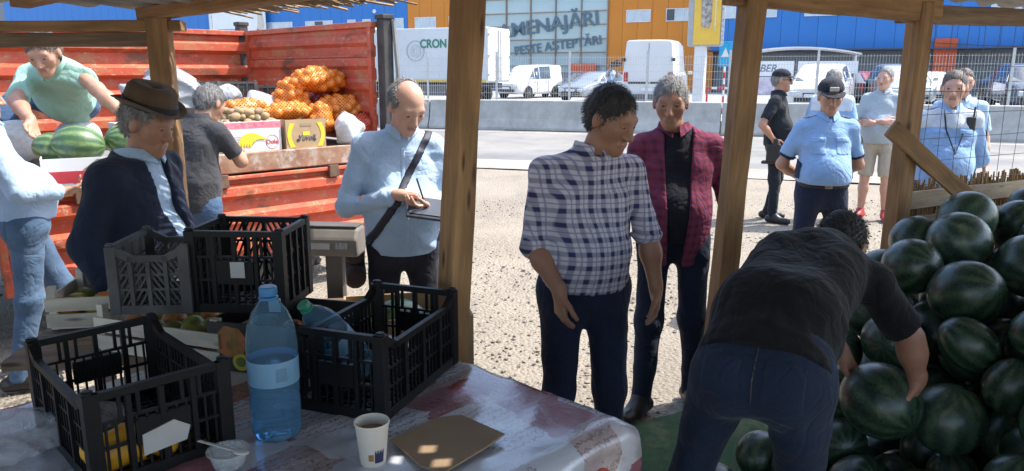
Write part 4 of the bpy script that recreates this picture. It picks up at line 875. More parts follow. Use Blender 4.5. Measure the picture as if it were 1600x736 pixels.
# low wall on the right: rails, brace, upright reeds, wire
beam('rail', (1.86, 3.68, 1.135), (3.35, 4.50, 1.12), .03, .085, WOP, ST); beam('rail', (1.86, 3.69, 1.005), (3.35, 4.51, .99), .03, .085, WOP, ST); beam('rail', (1.86, 3.69, .60), (3.35, 4.51, .58), .03, .085, WOP, ST)
beam('brace', (1.735, 3.545, 1.50), (2.50, 3.64, .90), .028, .080, WO, ST)
rd = MB()
for i in range(330):
    u = i / 330 + rr.uniform(-.002, .002); x, y = 1.90 + u * 1.42, 3.735 + u * .79; h = 1.155 + rr.uniform(.0, .075); dx = rr.uniform(-.015, .015); rd.tube([(x, y, .05), (x + dx, y + rr.uniform(0, .02), h)], rr.uniform(.004, .007), 4)
tag(rd.build('reed_wall', mat('reed_gold', (.42, .27, .11), (.24, .14, .06), 25, .8), ST, (0, -2.2, 0)), None, kind='stuff')
wm = MB()
for i in range(13): x, y = 1.90 + i * .118, 3.72 + i * .065; wm.tube([(x, y, 1.15), (x + .01 * math.sin(i * 2), y, 1.6), (x, y, 2.0)], .0016, 4)
for j in range(8): z = 1.2 + j * .115; wm.tube([(1.88, 3.71, z), (2.4, 4.0, z + .012 * math.sin(j * 3)), (3.3, 4.49, z)], .0016, 4)
wm.build('wire_netting', mat('thin_wire', (.14, .13, .12), metal=.3), ST, (0, -2.2, 0))
MB().tube([(-2.38, 3.42, 1.93), (-2.375, 3.40, 1.87), (-2.38, 3.40, 1.855)], .006, 6).build('nail', RUST, ST, (0, -2.2, 0))
# ------------------------------------------------------------------ green mat on the floor
gmx = MB(); n = 26
P0, P1, P2, P3 = Vector((.56, 1.2, 0)), Vector((1.9, 1.2, 0)), Vector((1.9, 4.25, 0)), Vector((.585, 3.58, 0))
for j in range(n + 1):
    for i in range(n + 1):
        u, v = i / n, j / n; p = P0.lerp(P1, u).lerp(P3.lerp(P2, u), v); gmx.v.append((p.x, p.y, .006 + .008 * (1 + math.sin(p.x * 9 + p.y * 4) * math.sin(p.y * 6)) * .5))
gmx.f = [(j * (n + 1) + i, j * (n + 1) + i + 1, (j + 1) * (n + 1) + i + 1, (j + 1) * (n + 1) + i) for j in range(n) for i in range(n)]
o = gmx.build('green_mat', mat('green_carpet', (.035, .085, .028), (.02, .055, .02), 30, .95, bump=.6, bscale=300, c3=(.09, .11, .05), s3=5), smooth=True); o.modifiers.new('t', 'SOLIDIFY').thickness = .006
tag(o, 'green artificial grass mat on the ground beneath the bending man', 'mat')
# ------------------------------------------------------------------ the table and its oilcloth
TR = math.atan2(-.68, .733); TB = thing('trestle_table', 'trestle table of timber under a patterned oilcloth in the foreground', 'table', (.27, 1.89, 0), TR); TZ = .85
for i in range(6): beam_o = MB().box((-.625, -1.6 * (i + .5) / 6, TZ - .025), (1.25, 1.6 / 6 - .006, .03)).build('top_board', WOD, TB)
for x in (-.08, -1.17):
    for y in (-.1, -1.5): MB().box((x, y, (TZ - .04) / 2), (.07, .07, TZ - .04)).build('leg', WOD, TB)
for y in (-.1, -1.5): MB().box((-.625, y, TZ - .085), (1.10, .05, .09)).build('apron_rail', WOD, TB)
def clothmat():
    m, nt, b = base('patchwork_oilcloth'); L = nt.links; v = _coords(nt, rnd=False)
    vo = _n(nt, 'ShaderNodeTexVoronoi', distance='CHEBYCHEV'); vo.inputs['Scale'].default_value = 6.5; vo.inputs['Randomness'].default_value = .55; L.new(v, vo.inputs['Vector'])
    s = _n(nt, 'ShaderNodeSeparateColor'); L.new(vo.outputs['Color'], s.inputs[0])
    r = _n(nt, 'ShaderNodeValToRGB'); r.color_ramp.interpolation = 'CONSTANT'; L.new(s.outputs[0], r.inputs[0]); e = r.color_ramp.elements
    cs = [(0, (.46, .48, .52)), (.26, (.30, .12, .14)), (.36, (.50, .51, .55)), (.54, (.40, .32, .31)), (.62, (.46, .48, .53)), (.82, (.28, .03, .035)), (.87, (.52, .50, .52))]
    while len(e) < len(cs): e.new(.5)
    for i, (p, c) in enumerate(cs): e[i].position = p; e[i].color = (*c, 1)
    wv = _n(nt, 'ShaderNodeTexWave'); wv.inputs['Scale'].default_value = 14; wv.inputs['Distortion'].default_value = 6; wv.inputs['Detail Scale'].default_value = 5; L.new(v, wv.inputs['Vector'])
    cell = _math(nt, 'GREATER_THAN', s.outputs[1], .55); f = _math(nt, 'MULTIPLY', cell, _ramp(nt, wv.outputs['Fac'], [(.78, (0, 0, 0)), (.9, (.55, .55, .55))]))
    cc = _mix(nt, f, r.outputs[0], (.08, .04, .05))
    dn = _noise(nt, v, 3.0, 8, .7); cc = _mix(nt, _ramp(nt, dn, [(.52, (0, 0, 0)), (.72, (.6, .6, .6))]), cc, (.10, .09, .09))
    sp = _noise(nt, v, 40, 3, .6); cc = _mix(nt, _ramp(nt, sp, [(.70, (0, 0, 0)), (.74, (.9, .9, .9))]), cc, (.02, .018, .018))
    L.new(cc, b.inputs['Base Color']); L.new(_ramp(nt, dn, [(.4, (.17,) * 3), (.7, (.40,) * 3)]), b.inputs['Roughness']); b.inputs['Specular IOR Level'].default_value = .8; b.inputs['Coat Weight'].default_value = .5; b.inputs['Coat Roughness'].default_value = .14
    L.new(_bump(nt, _noise(nt, v, 16, 5, .6, 1), .22, .01), b.inputs['Normal']); return m
cl = MB(); nx, ny = 90, 110; ext = .34; LX, LY = 1.25, 1.6
def cz(x, y):
    z = TZ + .003; z += .004 * (math.sin(x * 21 + y * 4 + 1.5 * math.sin(y * 5)) ** 8) + .005 * max(0, math.sin(y * 3.9 + .6 + .15 * math.sin(x * 9))) ** 14 + .0016 * math.sin(x * 33 + 2 * math.sin(y * 13)) + .0035 * max(0, math.sin(y * 11 + x * 2.3)) ** 10
    return z
for j in range(ny + 1):
    for i in range(nx + 1):
        x = -LX - ext + (LX + 2 * ext) * i / nx; y = -LY - ext + (LY + 2 * ext) * j / ny
        ox = max(0, x - .012) if x > 0 else min(0, x + LX + .012); oy = max(0, y - .012) if y > 0 else min(0, y + LY + .012); d = math.hypot(ox, oy)
        if d > 0:
            px = x - ox; py = y - oy; dd = max(abs(ox), abs(oy)); w = .018 * math.sin((x + y * 1.1) * 17) * min(1, dd / .2) + .012; k = min(1, dd / .02)
            cl.v.append((px + (math.copysign(.018 * k + w * k, ox) if ox else 0) + ox * .12, py + (math.copysign(.018 * k + w * k, oy) if oy else 0) + oy * .12, TZ - .004 - dd * (.97 if not (ox and oy) else 1.06)))
        else: cl.v.append((x, y, cz(x, y)))
cl.f = [(j * (nx + 1) + i, j * (nx + 1) + i + 1, (j + 1) * (nx + 1) + i + 1, (j + 1) * (nx + 1) + i) for j in range(ny) for i in range(nx)]
CLO = cl.build('oilcloth', clothmat(), None, (.27, 1.89, 0), (0, 0, TR), smooth=True, angle=80); tag(CLO, 'shiny dirty patchwork oilcloth with red hearts draped over the table', 'tablecloth')
def heart(s, w):
    o = []; i_ = []
    for k in range(40):
        a = 2 * math.pi * k / 40; x = 16 * math.sin(a) ** 3; y = 13 * math.cos(a) - 5 * math.cos(2 * a) - 2 * math.cos(3 * a) - math.cos(4 * a); o.append((x * s / 16, y * s / 16)); i_.append((x * s * (1 - w) / 16, (y * (1 - w) + .5) * s / 16))
    return o, i_
HR = mat('heart_red_print', (.42, .03, .03), (.34, .025, .025), 10, .3)
def drape_pt(y, z, off=.003):
    dd = (TZ - .004 - z) / .97; x = .012 + dd; w = .018 * math.sin((x + y * 1.1) * 17) * min(1, dd / .2) + .012; return (.012 + .018 + w + dd * .12 + off, y, z)
for (yc, zc, s, a) in ((-.15, .715, .07, 14), (-.36, .73, .05, -10), (-.60, .72, .065, 8)):
    o_, i_ = heart(s, .36); mb = MB(); n = len(o_); ca, sa = math.cos(R(a)), math.sin(R(a)); rings = []
    for f in (0, .5, 1): rings.append([(yc + (p[0] * (1 - f) + q[0] * f) * ca - (p[1] * (1 - f) + q[1] * f) * sa, zc + (p[0] * (1 - f) + q[0] * f) * sa + (p[1] * (1 - f) + q[1] * f) * ca) for p, q in zip(o_, i_)])
    for rg_ in rings: mb.v += [drape_pt(y, min(z, .835)) for y, z in rg_]
    mb.f = [(m * n + k, m * n + (k + 1) % n, (m + 1) * n + (k + 1) % n, (m + 1) * n + k) for m in range(2) for k in range(n)]
    mb.build('heart_print', HR, CLO)
# ------------------------------------------------------------------ crates and goods on the table
c1 = crate('empty black plastic crate with torn white label, in the left foreground', (-.957, 1.79, TZ + .006), R(-46), .49, .32, .225, CB, .03, handle=('left', 'right'), solid=('left', 'right'))
MB().prism([(-.05, -.03), (.045, -.022), (.055, .01), (.02, .035), (-.05, .02)], -.0045, -.001, Matrix(((0, 0, -1), (1, 0, 0), (0, 1, 0)))).build('torn_label', mat('label_paper', (.42, .41, .40), (.34, .33, .32), 8), c1, (.2435, .0, .085))
for (x, y, z, s, sd_) in ((.17, -.09, .02, .075, 1), (.18, -.0, .015, .05, 2), (.06, .05, .012, .035, 3)):
    F = Field(.01); F.ell((0, 0, s * .6), (s, s * .8, s * .7)); F.noise = folds(sd_, .008, 40, (1, 0, 0), 6); q = Vector((x, y, 0)); q.rotate(Euler((0, 0, R(-46)))); o = link('yellow_scrap', F.mesh('yellow_scrap', .008), mat('yellow_peel', (.72, .38, .02), (.60, .28, .015), 20, .5)); o.location = (-.957 + q.x, 1.79 + q.y, TZ + .02); tag(o, {1: 'large crumpled yellow scrap in the corner of the left crate', 2: 'small yellow scrap beside the larger one in the left crate', 3: 'tiny yellow scrap on the floor of the left crate'}[sd_], 'scrap')
crate('black plastic crate holding a blue bottle, on the table by the middle post', (-.385, 2.12, TZ + .006), R(70), .47, .29, .235, CB, .035)
# fruit trays behind
WT = wood('white_slat_wood', (.62, .58, .48), (.50, .45, .36))
BN_ = thing('side_bench', 'rough wooden side bench behind the table carrying the fruit trays', 'bench', (-1.15, 2.75, 0), R(8))
for i in range(3): MB().box((0, -.25 + .2 * i, .82), (1.1, .19, .03)).build('top_board', WOD, BN_)
for x in (-.45, .45):
    for y in (-.3, .2): MB().box((x, y, .40), (.06, .06, .80)).build('leg', WOD, BN_)
def tray(label, loc, rz, L_, W_, H_, m=WT):
    t = thing('fruit_tray', label, 'tray', loc, rz, 'fruit trays')
    for s in (-1, 1):
        for k in range(2): MB().box((0, s * (W_ / 2 - .005), H_ * (.25 + .42 * k)), (L_, .008, H_ * .34)).build('side_slat', m, t, bevel=.001); MB().box((s * (L_ / 2 - .005), 0, H_ * (.25 + .42 * k)), (.008, W_ - .02, H_ * .34)).build('end_slat', m, t, bevel=.001)
        for q in (-1, 1): MB().box((s * (L_ / 2 - .022), q * (W_ / 2 - .022), H_ / 2 + .01), (.026, .026, H_ + .02)).build('corner_block', m, t, bevel=.002)
    for k in range(4): MB().box((0, -W_ / 2 + W_ * (k + .5) / 4, .006), (L_ - .03, W_ / 4 - .015, .006)).build('base_slat', m, t)
    return t
t1 = tray('pale slatted wooden tray of yellow-green fruit under the grey crate', (-1.07, 2.46, TZ + .004), R(-20), .50, .34, .14); t2 = tray('slatted wooden tray of fruit at the left end of the bench', (-1.50, 2.82, .840), R(10), .40, .32, .14)
FR = [mat('fruit_yellow_green', (.36, .34, .06), (.26, .28, .05), 9, .45), mat('fruit_orange', (.50, .22, .04), (.42, .12, .03), 9, .5)]
bm = bmesh.new(); bmesh.ops.create_uvsphere(bm, u_segments=16, v_segments=10, radius=1)
for v in bm.verts: v.co.z -= .18 * math.exp(-((v.co.x ** 2 + v.co.y ** 2) / .05)) * (1 if v.co.z > 0 else -.5)
fme = bpy.data.meshes.new('fruit'); bm.to_mesh(fme); bm.free(); fme.shade_smooth(); FM = []
for m_ in FR: q = fme.copy(); q.materials.append(m_); FM.append(q)
for (c, rz, nx_, ny_, lab) in (((-1.07, 2.46, TZ + .06), R(-20), 5, 3, 'round yellow-green fruit in the wooden tray under the grey crate'), ((-1.50, 2.82, .89), R(10), 4, 3, 'round fruit in the wooden tray at the bench end')):
    for i in range(nx_):
        for j in range(ny_):
            q = Vector((-.20 + .40 * (i + .5) / nx_, -.13 + .26 * (j + .5) / ny_, rp.uniform(0, .02))); q.rotate(Euler((0, 0, rz))); o = bpy.data.objects.new('fruit', FM[(i * 3 + j) % 4 == 0]); col.objects.link(o); o.location = Vector(c) + q; s = rp.uniform(.04, .046); o.scale = (s, s, s * .92); o.rotation_euler = (rp.uniform(-.4, .4), rp.uniform(-.4, .4), 0); tag(o, lab, 'fruit', lab)
BLK = mat('black_printed_card', (.018, .017, .017), (.012, .012, .012), 6, .5)
kb = openbox('peach_carton', 'black printed fruit carton with peach picture, behind the water bottle', (-.70, 2.33, TZ + .004), R(-14), .40, .30, .155, BLK)
MB().prism([(-.06, .06), (-.02, .045), (.03, .06), (.05, .10), (.02, .14), (-.03, .145), (-.065, .11)], .001, .002, Mxz).build('peach_print', mat('peach_print', (.45, .14, .04), (.12, .12, .03), 40, .5), kb, (-.11, -.15, 0))
MB().lathe([(.028, 0), (.028, .0015)], 22, (-.09, -.1505, .034), Matrix.Rotation(R(90), 3, 'X')).build('yellow_roundel', mat('roundel_yellow', (.50, .40, .04)), kb); MB().lathe([(.016, 0), (.016, .0015)], 18, (-.09, -.1522, .034), Matrix.Rotation(R(90), 3, 'X')).build('roundel_center', mat('roundel_green', (.12, .16, .02)), kb)
for i in range(4):
    for j in range(3):
        q = Vector((-.14 + .28 * i / 3, -.09 + .09 * j, 0)); q.rotate(Euler((0, 0, R(-14)))); o = bpy.data.objects.new('fruit', FM[1]); col.objects.link(o); o.location = (-.70 + q.x, 2.33 + q.y, TZ + .06); o.scale = (.04,) * 3; tag(o, 'orange peach in the black printed carton', 'fruit', 'peaches in the black carton')
# two tall crates standing on the trays
crate('dusty plastic crate in a painted lit grey with diagonal slots, in front of the man in the hat', (-1.125, 2.43, TZ + .165), R(3), .25, .30, .215, CDG, .03, dips=('front', 'back'), diag=('front', 'back'), solid=(), handle=())
c3 = crate('tall black plastic crate with paper label, standing behind the big blue bottle', (-.845, 2.42, TZ + .165), R(-4), .31, .26, .26, CB, 0, diag=('left', 'right', 'back'), solid=('front',), handle=('front', 'back'))
MB().box((0, 0, 0), (.045, .002, .05)).build('paper_label', MATS['label_paper'], c3, (.01, -.132, .14))
MB().box((0, 0, 0), (.04, .002, .045)).build('paper_label', MATS['label_paper'], c3, (.12, -.132, .03))
# ------------------------------------------------------------------ bottles
BG = glassmat('blue_pet', (.55, .80, .96), .03, .95, 1.10); WTR = glassmat('water', (.45, .74, .95), 0, .94, 1.16); CAPB = mat('cap_blue', (.05, .20, .42), rough=.35); LABL = mat('bottle_label', (.10, .24, .38), (.19, .34, .47), 9, .45)
def bottle(name, label, loc, rot, H, r, cap_m, level, cat='bottle'):
    t = thing(name, label, cat, loc, 0, None, rot); s = H / .40; pr = [(.0001, .006), (r * .55, .004), (r * .86, .0), (r * .99, .018 * s), (r, .04 * s), (r * .95, .052 * s), (r, .064 * s), (r, .10 * s), (r * .955, .112 * s), (r, .124 * s), (r * .99, .15 * s), (r * .99, .215 * s), (r, .225 * s), (r, .26 * s), (r * .9, .30 * s), (r * .68, .335 * s), (r * .42, .36 * s), (r * .30, .372 * s), (r * .28, .385 * s)]
    inn = [(max(.0001, x - .0012), z + .0012) for x, z in pr][::-1]
    MB().lathe(pr + inn, 40, closed_ends=False).build('body', BG, t, smooth=True, angle=60)
    MB().lathe([(r * .335, 0), (r * .35, .003), (r * .345, .020 * s), (r * .30, .023 * s)], 24, (0, 0, .378 * s)).lathe([(r * .36, 0), (r * .38, .002), (r * .38, .005), (r * .36, .006)], 24, (0, 0, .368 * s)).build('cap', cap_m, t, smooth=True)
    w = [(max(.0001, x - .0022), z + .0022) for x, z in pr if z < level - .004]; R_ = w[-1][0]; w += [(R_, level), (.0001, level)]
    MB().lathe(w, 36, closed_ends=False).build('water', WTR, t, smooth=True, angle=50)
    MB().lathe([(r * .995, .15 * s), (r * 1.004, .152 * s), (r * 1.004, .213 * s), (r * .995, .215 * s)], 40, closed_ends=False).build('label_sleeve', LABL, t, smooth=True)
    MB().prism([(-.012, .165 * s), (.016, .165 * s), (.014, .20 * s), (-.01, .20 * s)], r * 1.002, r * 1.006, Mxz).build('label_print', mat('label_ink', (.10, .22, .34)), t, (0, 0, 0), (0, 0, R(14)))
    return t
bottle('water_bottle', 'large blue water bottle half full, standing on the table', (-.594, 1.80, TZ + .006), (0, 0, R(20)), .385, .062, CAPB, .19)
dv = (Vector((-.575, 2.01, 1.125)) - Vector((-.435, 2.135, .885))); q = dv.to_track_quat('Z', 'Y').to_euler()
bottle('water_bottle', 'blue bottle with green cap leaning inside the right crate', (-.435, 2.135, .895), tuple(q), .30, .052, mat('cap_green', (.03, .22, .14), rough=.35), .05)
# ------------------------------------------------------------------ cup, cardboard, tub, spoon, film
CPW = mat('cup_paper', (.62, .58, .50), (.58, .53, .46), 6, .55); t = thing('paper_cup', 'white paper coffee cup with dark blue print, nearly empty', 'cup', (-.325, 1.65, TZ + .006))
MB().lathe([(.0001, .004), (.026, .004), (.028, 0), (.0292, .002), (.0392, .100), (.0412, .1005), (.0418, .103), (.0405, .1055), (.0382, .104), (.0275, .006), (.0001, .006)], 40, closed_ends=False).build('body', CPW, t, smooth=True, angle=50)
MB().lathe([(.0001, .080), (.0348, .080), (.035, .0805), (.0001, .0807)], 30, closed_ends=False).build('coffee', mat('coffee_foam', (.30, .20, .11), (.22, .13, .06), 60, .4), t)
def wrap(a0, a1, z0, z1, m, nm, r0=.0297, off=.0004):
    mb = MB(); n = 8
    for k in range(n + 1):
        a = R(a0 + (a1 - a0) * k / n)
        for z in (z0, z1): rr_ = r0 + (z - .002) * .0909 + off - .0005; mb.v.append((rr_ * math.cos(a), rr_ * math.sin(a), z))
    mb.f = [(2 * k, 2 * k + 2, 2 * k + 3, 2 * k + 1) for k in range(n)]; mb.build(nm, m, t)
NAVY = mat('cup_navy', (.025, .03, .08)); wrap(-72, -30, .012, .055, NAVY, 'navy_print'); wrap(-98, -76, .018, .035, mat('cup_brown', (.30, .15, .06)), 'brown_print'); wrap(-160, -128, .055, .085, NAVY, 'roundel_print')
cb = MB(); q = [(-.30, 1.745), (-.20, 1.87), (-.135, 1.885), (-.018, 1.755), (-.06, 1.70), (-.155, 1.585), (-.21, 1.62)]; n = len(q)
zz = [.012, .010, .012, .022, .016, .011, .009]; cb.add([(x, y, TZ + z) for (x, y), z in zip(q, zz)] + [(x, y, TZ + z + .005) for (x, y), z in zip(q, zz)], [tuple(range(n))[::-1], tuple(range(n, 2 * n))] + [(i, (i + 1) % n, n + (i + 1) % n, n + i) for i in range(n)])
tag(cb.build('cardboard_sheet', mat('grey_brown_card', (.30, .205, .125), (.25, .17, .10), 8, .85, bump=.15), bevel=.001), 'flat torn piece of brown cardboard beside the paper cup', 'cardboard')
CLR = filmmat('clear_tub_plastic', (.75, .78, .80), .32, .1, .15); t = thing('plastic_tub', 'small clear plastic tub lying at the bottom table edge', 'tub', (-.655, 1.63, TZ + .008), R(15))
MB().lathe([(.0001, .001), (.030, .001), (.034, .003), (.045, .038), (.049, .039), (.049, .041), (.044, .0405), (.0335, .005), (.0001, .0025)], 36, closed_ends=False).build('body', CLR, t, smooth=True, angle=50)
SP = mat('white_plastic', (.70, .70, .68), rough=.3); t = thing('plastic_spoon', 'white plastic spoon resting across the clear tub', 'spoon', (-.70, 1.65, TZ + .052), R(-14), None, (0, R(2), R(-22)))
MB().box((.01, 0, 0), (.11, .008, .003)).build('handle', SP, t, bevel=.001); F = Field(.01); F.ell((.085, 0, 0), (.022, .014, .004)); link('bowl', F.mesh('bowl', .003), SP, t)
F = Field(.03); F.ell((0, 0, .025), (.20, .13, .05)); F.ell((.12, .05, .02), (.12, .10, .04)); F.noise = folds(22, .014, 26, (.6, .6, .2), 8); F.cut((0, 0, 0), (0, 0, -1)); o = link('film_wrap', F.mesh('film_wrap', .008), filmmat('grey_film', (.55, .57, .60), .45, .08, .3), None, (-1.20, 1.74, TZ + .008), (0, 0, .4)); tag(o, 'crumpled clear plastic film on the table at the left edge', 'plastic film')
F = Field(.02); F.ell((0, 0, .012), (.09, .06, .025)); F.noise = folds(23, .012, 35, (.6, .6, .2), 8); F.cut((0, 0, 0), (0, 0, -1)); o = link('film_wrap', F.mesh('film_wrap', .006), MATS['grey_film'], None, (-.60, 1.97, TZ + .008), (0, 0, 1)); tag(o, 'scrap of clear plastic between the bottle and the right crate', 'plastic film')
# ------------------------------------------------------------------ platform scale, carton with a melon
t = thing('platform_scale', 'grey platform scale with boxy display on a column behind the crates', 'scale', (-.775, 2.96, -.045), R(-6)); SG = mat('scale_grey', (.13, .115, .10), (.09, .08, .07), 8, .5); SG2 = mat('scale_light_grey', (.22, .20, .175), (.17, .155, .14), 8, .5)
MB().box((0, -.02, .09), (.42, .50, .06)).build('platform', SG2, t, bevel=.008)
for x in (-.17, .17):
    for y in (-.2, .18): MB().lathe([(.025, 0), (.02, .06)], 12, (x, y, 0)).build('foot', SG, t)
MB().box((0, .22, .58), (.072, .05, .96)).build('column', SG, t, bevel=.004)
MB().prism([(-.06, 1.045), (.05, 1.045), (.065, 1.09), (.05, 1.165), (-.045, 1.165), (-.075, 1.12)], -.125, .125, Matrix(((0, 0, 1), (1, 0, 0), (0, 1, 0)))).build('display_housing', SG2, t, (0, .2, 0), bevel=.012)
MB().box((0, .2, 1.17), (.235, .09, .008)).build('keypad', SG, t, bevel=.003); MB().box((-.045, .128, 1.095), (.11, .003, .03), (R(-8), 0, 0)).build('data_sticker', mat('sticker_white', (.55, .53, .50)), t); MB().box((.06, .127, 1.095), (.05, .004, .026), (R(-8), 0, 0)).build('barcode_sticker', mat('sticker_dark', (.10, .09, .09), (.5, .5, .5), 80, .5, stretch=(6, 1, .1)), t)
kx = openbox('brown_carton', 'open brown carton with a pale melon inside, behind the right crate', (-.40, 2.78, .56), R(12), .46, .34, .33, CARD)
crate('tall black crate used as a stand under the brown carton', (-.40, 2.78, .0), R(12), .46, .34, .55, CB, 0, group='black plastic fruit crates')
melon('pale green melon lying in the brown carton', (-.42, 2.74, .83), .095, MELL, (.3, .2, .5), 1.2)
# ------------------------------------------------------------------ the heap of watermelons
rg = np.random.default_rng(21); pts = []
def hz(x, y): return min(1.02 + .10 * min(1, max(0, y - 3.2)), max(.0, -1.80 + 1.066 * x + .33 * y)) + .02
BLOCK = [((.55, 2.1), .17), ((.85, 1.95), .17)]
def ok(p, r):
    if p[1] > 3.40 + .55 * (p[0] - 1.9) : return False
    if p[2] > .45 and math.hypot(p[0] - 1.30, p[1] - 2.46) < .17: return False
    for (q, d) in BLOCK:
        if math.hypot(p[0] - q[0], p[1] - q[1]) < d + r: return False
    A_ = np.array(pts); return bool((((A_[:, :3] - p[:3]) ** 2).sum(1) > ((r + A_[:, 3]) * .93) ** 2).all())
HELD = np.array([1.285, 2.50, .63, .13]); pts.append(HELD)
HL = {}; HLN = ['big watermelon in the middle of the heap, right of the bending man\'s shoulder', 'watermelon at the left shoulder of the heap below the timber rails', 'watermelon just right of the bending man\'s sleeve', 'watermelon behind the bending man\'s forearm', 'watermelon right beside the gripped one, nearer the camera', 'watermelon below the lower end of the timber brace', 'topmost watermelon against the timber rails', 'watermelon at the right edge near the top of the heap']
HAND = [(1.72, 2.80, .93, .127), (1.62, 3.02, .98, .115), (1.50, 2.86, .72, .122), (1.36, 2.78, .60, .118), (1.53, 2.50, .56, .125), (1.86, 3.12, 1.06, .125), (2.0, 3.32, 1.12, .12), (2.05, 2.95, 1.0, .125)]
for hi, h in enumerate(HAND):
    h = np.array(h)
    if all(np.linalg.norm(h[:3] - q[:3]) > (h[3] + q[3]) * .9 for q in pts): HL[len(pts)] = HLN[hi]; pts.append(h)
for it in range(26000):
    x, y = rg.uniform(.70, 3.0), rg.uniform(1.75, 4.0); r = rg.uniform(.088, .125); top = hz(x, y) - .02; z = max(r * .95, top + rg.uniform(-.05, .04)) if it < 7000 else (rg.uniform(r * .95, top) if top > r else r * .95)
    if x < 1.18 and y < 2.5: continue
    if z > .3 and x < 1.2: continue
    p = np.array((x, y, z, r))
    if ok(p, r): pts.append(p)
for i, p in enumerate(pts):
    lab = HL.get(i, 'dark green watermelon in the big heap at the right'); grp = 'watermelons heaped on the right'
    if i == 0: lab = 'watermelon being gripped by the bending man with both hands'
    melon(lab, tuple(p[:3]), p[3], MELG if rg.random() < .28 else MELD, tuple(rg.uniform(0, 6.2, 3)), rg.uniform(1.0, 1.24), grp if i else None)
print('melons', len(pts))
# ------------------------------------------------------------------ people
def V3(*a): return np.array(a, float)
def nrm(v): v = np.array(v, float); return v / (np.linalg.norm(v) + 1e-9)
SKIN = mat('skin', (.46, .255, .165), (.40, .205, .13), 7, .5, sss=.12, bump=.06, bscale=90); SKIN2 = mat('skin_tanned', (.36, .185, .115), (.30, .145, .09), 7, .5, sss=.1, bump=.06, bscale=90); SKIN3 = mat('skin_pale', (.56, .33, .235), (.50, .27, .19), 7, .5, sss=.12, bump=.05, bscale=90)
LEA = mat('black_leather', (.018, .017, .017), (.012, .012, .012), 12, .4, bump=.15); BRL = mat('brown_leather', (.10, .055, .03), (.06, .035, .02), 12, .5); EYE = mat('eye_dark', (.03, .02, .015), rough=.2); EYEW = mat('eye_white', (.24, .20, .18), rough=.25); LIPS = mat('lips', (.37, .19, .13), (.33, .165, .11), 20, .5); BUCK = mat('buckle', (.5, .48, .44), rough=.3, metal=.9)
HBLK = mat('hair_dark', (.022, .018, .016), (.045, .042, .04), 60, .6, stretch=(1, 1, .25), bump=.6, bscale=120); HGRY = mat('hair_grey', (.26, .25, .24), (.12, .115, .11), 60, .6, stretch=(1, 1, .25), bump=.6, bscale=120); HBRN = mat('hair_brown', (.06, .042, .03), (.12, .10, .085), 60, .6, stretch=(1, 1, .25), bump=.6, bscale=120)
def base_pose(H=1.75, stance=.13):
    s = H / 1.75; J = {}
    for k, sx in (('a', -1), ('b', 1)):
        J['sh' + k] = V3(sx * .185, .015, 1.425); J['el' + k] = V3(sx * .235, .035, 1.135); J['wr' + k] = V3(sx * .25, -.045, .895)
        J['hip' + k] = V3(sx * .095, 0, .92); J['kn' + k] = V3(sx * (.5 * .095 + .5 * stance), -.025, .50); J['an' + k] = V3(sx * stance, .02, .085)
        J['toe' + k] = V3(sx * (stance + .045), -.19, .035); J['hd' + k] = V3(0, -.15, -1); J['pn' + k] = V3(-sx, 0, 0)
    J['pel'] = V3(0, 0, .95); J['waist'] = V3(0, -.005, 1.08); J['chest'] = V3(0, -.005, 1.29); J['neck'] = V3(0, .015, 1.475); J['head'] = V3(0, -.015, 1.625); J['face'] = V3(0, -1, -.08); J['up'] = V3(0, 0, 1)
    for k in J:
        if k[:2] not in ('hd', 'pn', 'fa', 'up'): J[k] = J[k] * s
    return J
def hand_prims(F, w, d, pn, side, curl=.45, sc_=1.0, thumb=.7, spread=1.0):
    """palm, four fingers of unequal length and a thumb from the side of the palm"""
    d = nrm(d); pn = nrm(pn - d * (d @ pn)); l = np.cross(d, pn) * side
    q = sc_
    F.cap(w - d * .02, w + d * .03 * q, .024 * q, .022 * q, .02)
    for i, o in enumerate((-.030, -.010, .011, .030)):
        F.cap(w + d * .02 * q + l * o * .55 * q, w + d * (.088 - .006 * abs(i - 1.4)) * q + l * o * q, .0165 * q, .0125 * q, .014)
    for i, (o, ln) in enumerate(zip((.030, .011, -.010, -.030), (.068, .076, .071, .056))):
        p = w + d * (.086 - .005 * abs(i - 1.4)) * q + l * o * q; a = curl * (.55 + .12 * i); dd = d + l * (o * 3 * spread); rr_ = .0092 * q
        for k, f in enumerate((.44, .32, .24)):
            dd = nrm(nrm(dd) * math.cos(a) + pn * math.sin(a)); e = p + dd * ln * f * q; F.cap(p, e, rr_, rr_ * .93, .005); p = e; rr_ *= .93; a = curl * (1.0 if k == 0 else .7)
    p = w + d * .022 * q + l * .026 * q; t1 = nrm(d * .75 + l * thumb + pn * .25); e = p + t1 * .045 * q; F.cap(p, e, .0145 * q, .0115 * q, .01); t2 = nrm(d * .95 + l * .25 + pn * .35); e2 = e + t2 * .032 * q; F.cap(e, e2, .011 * q, .010 * q, .005); F.cap(e2, e2 + nrm(t2 + pn * .2) * .022 * q, .010 * q, .0085 * q, .005)
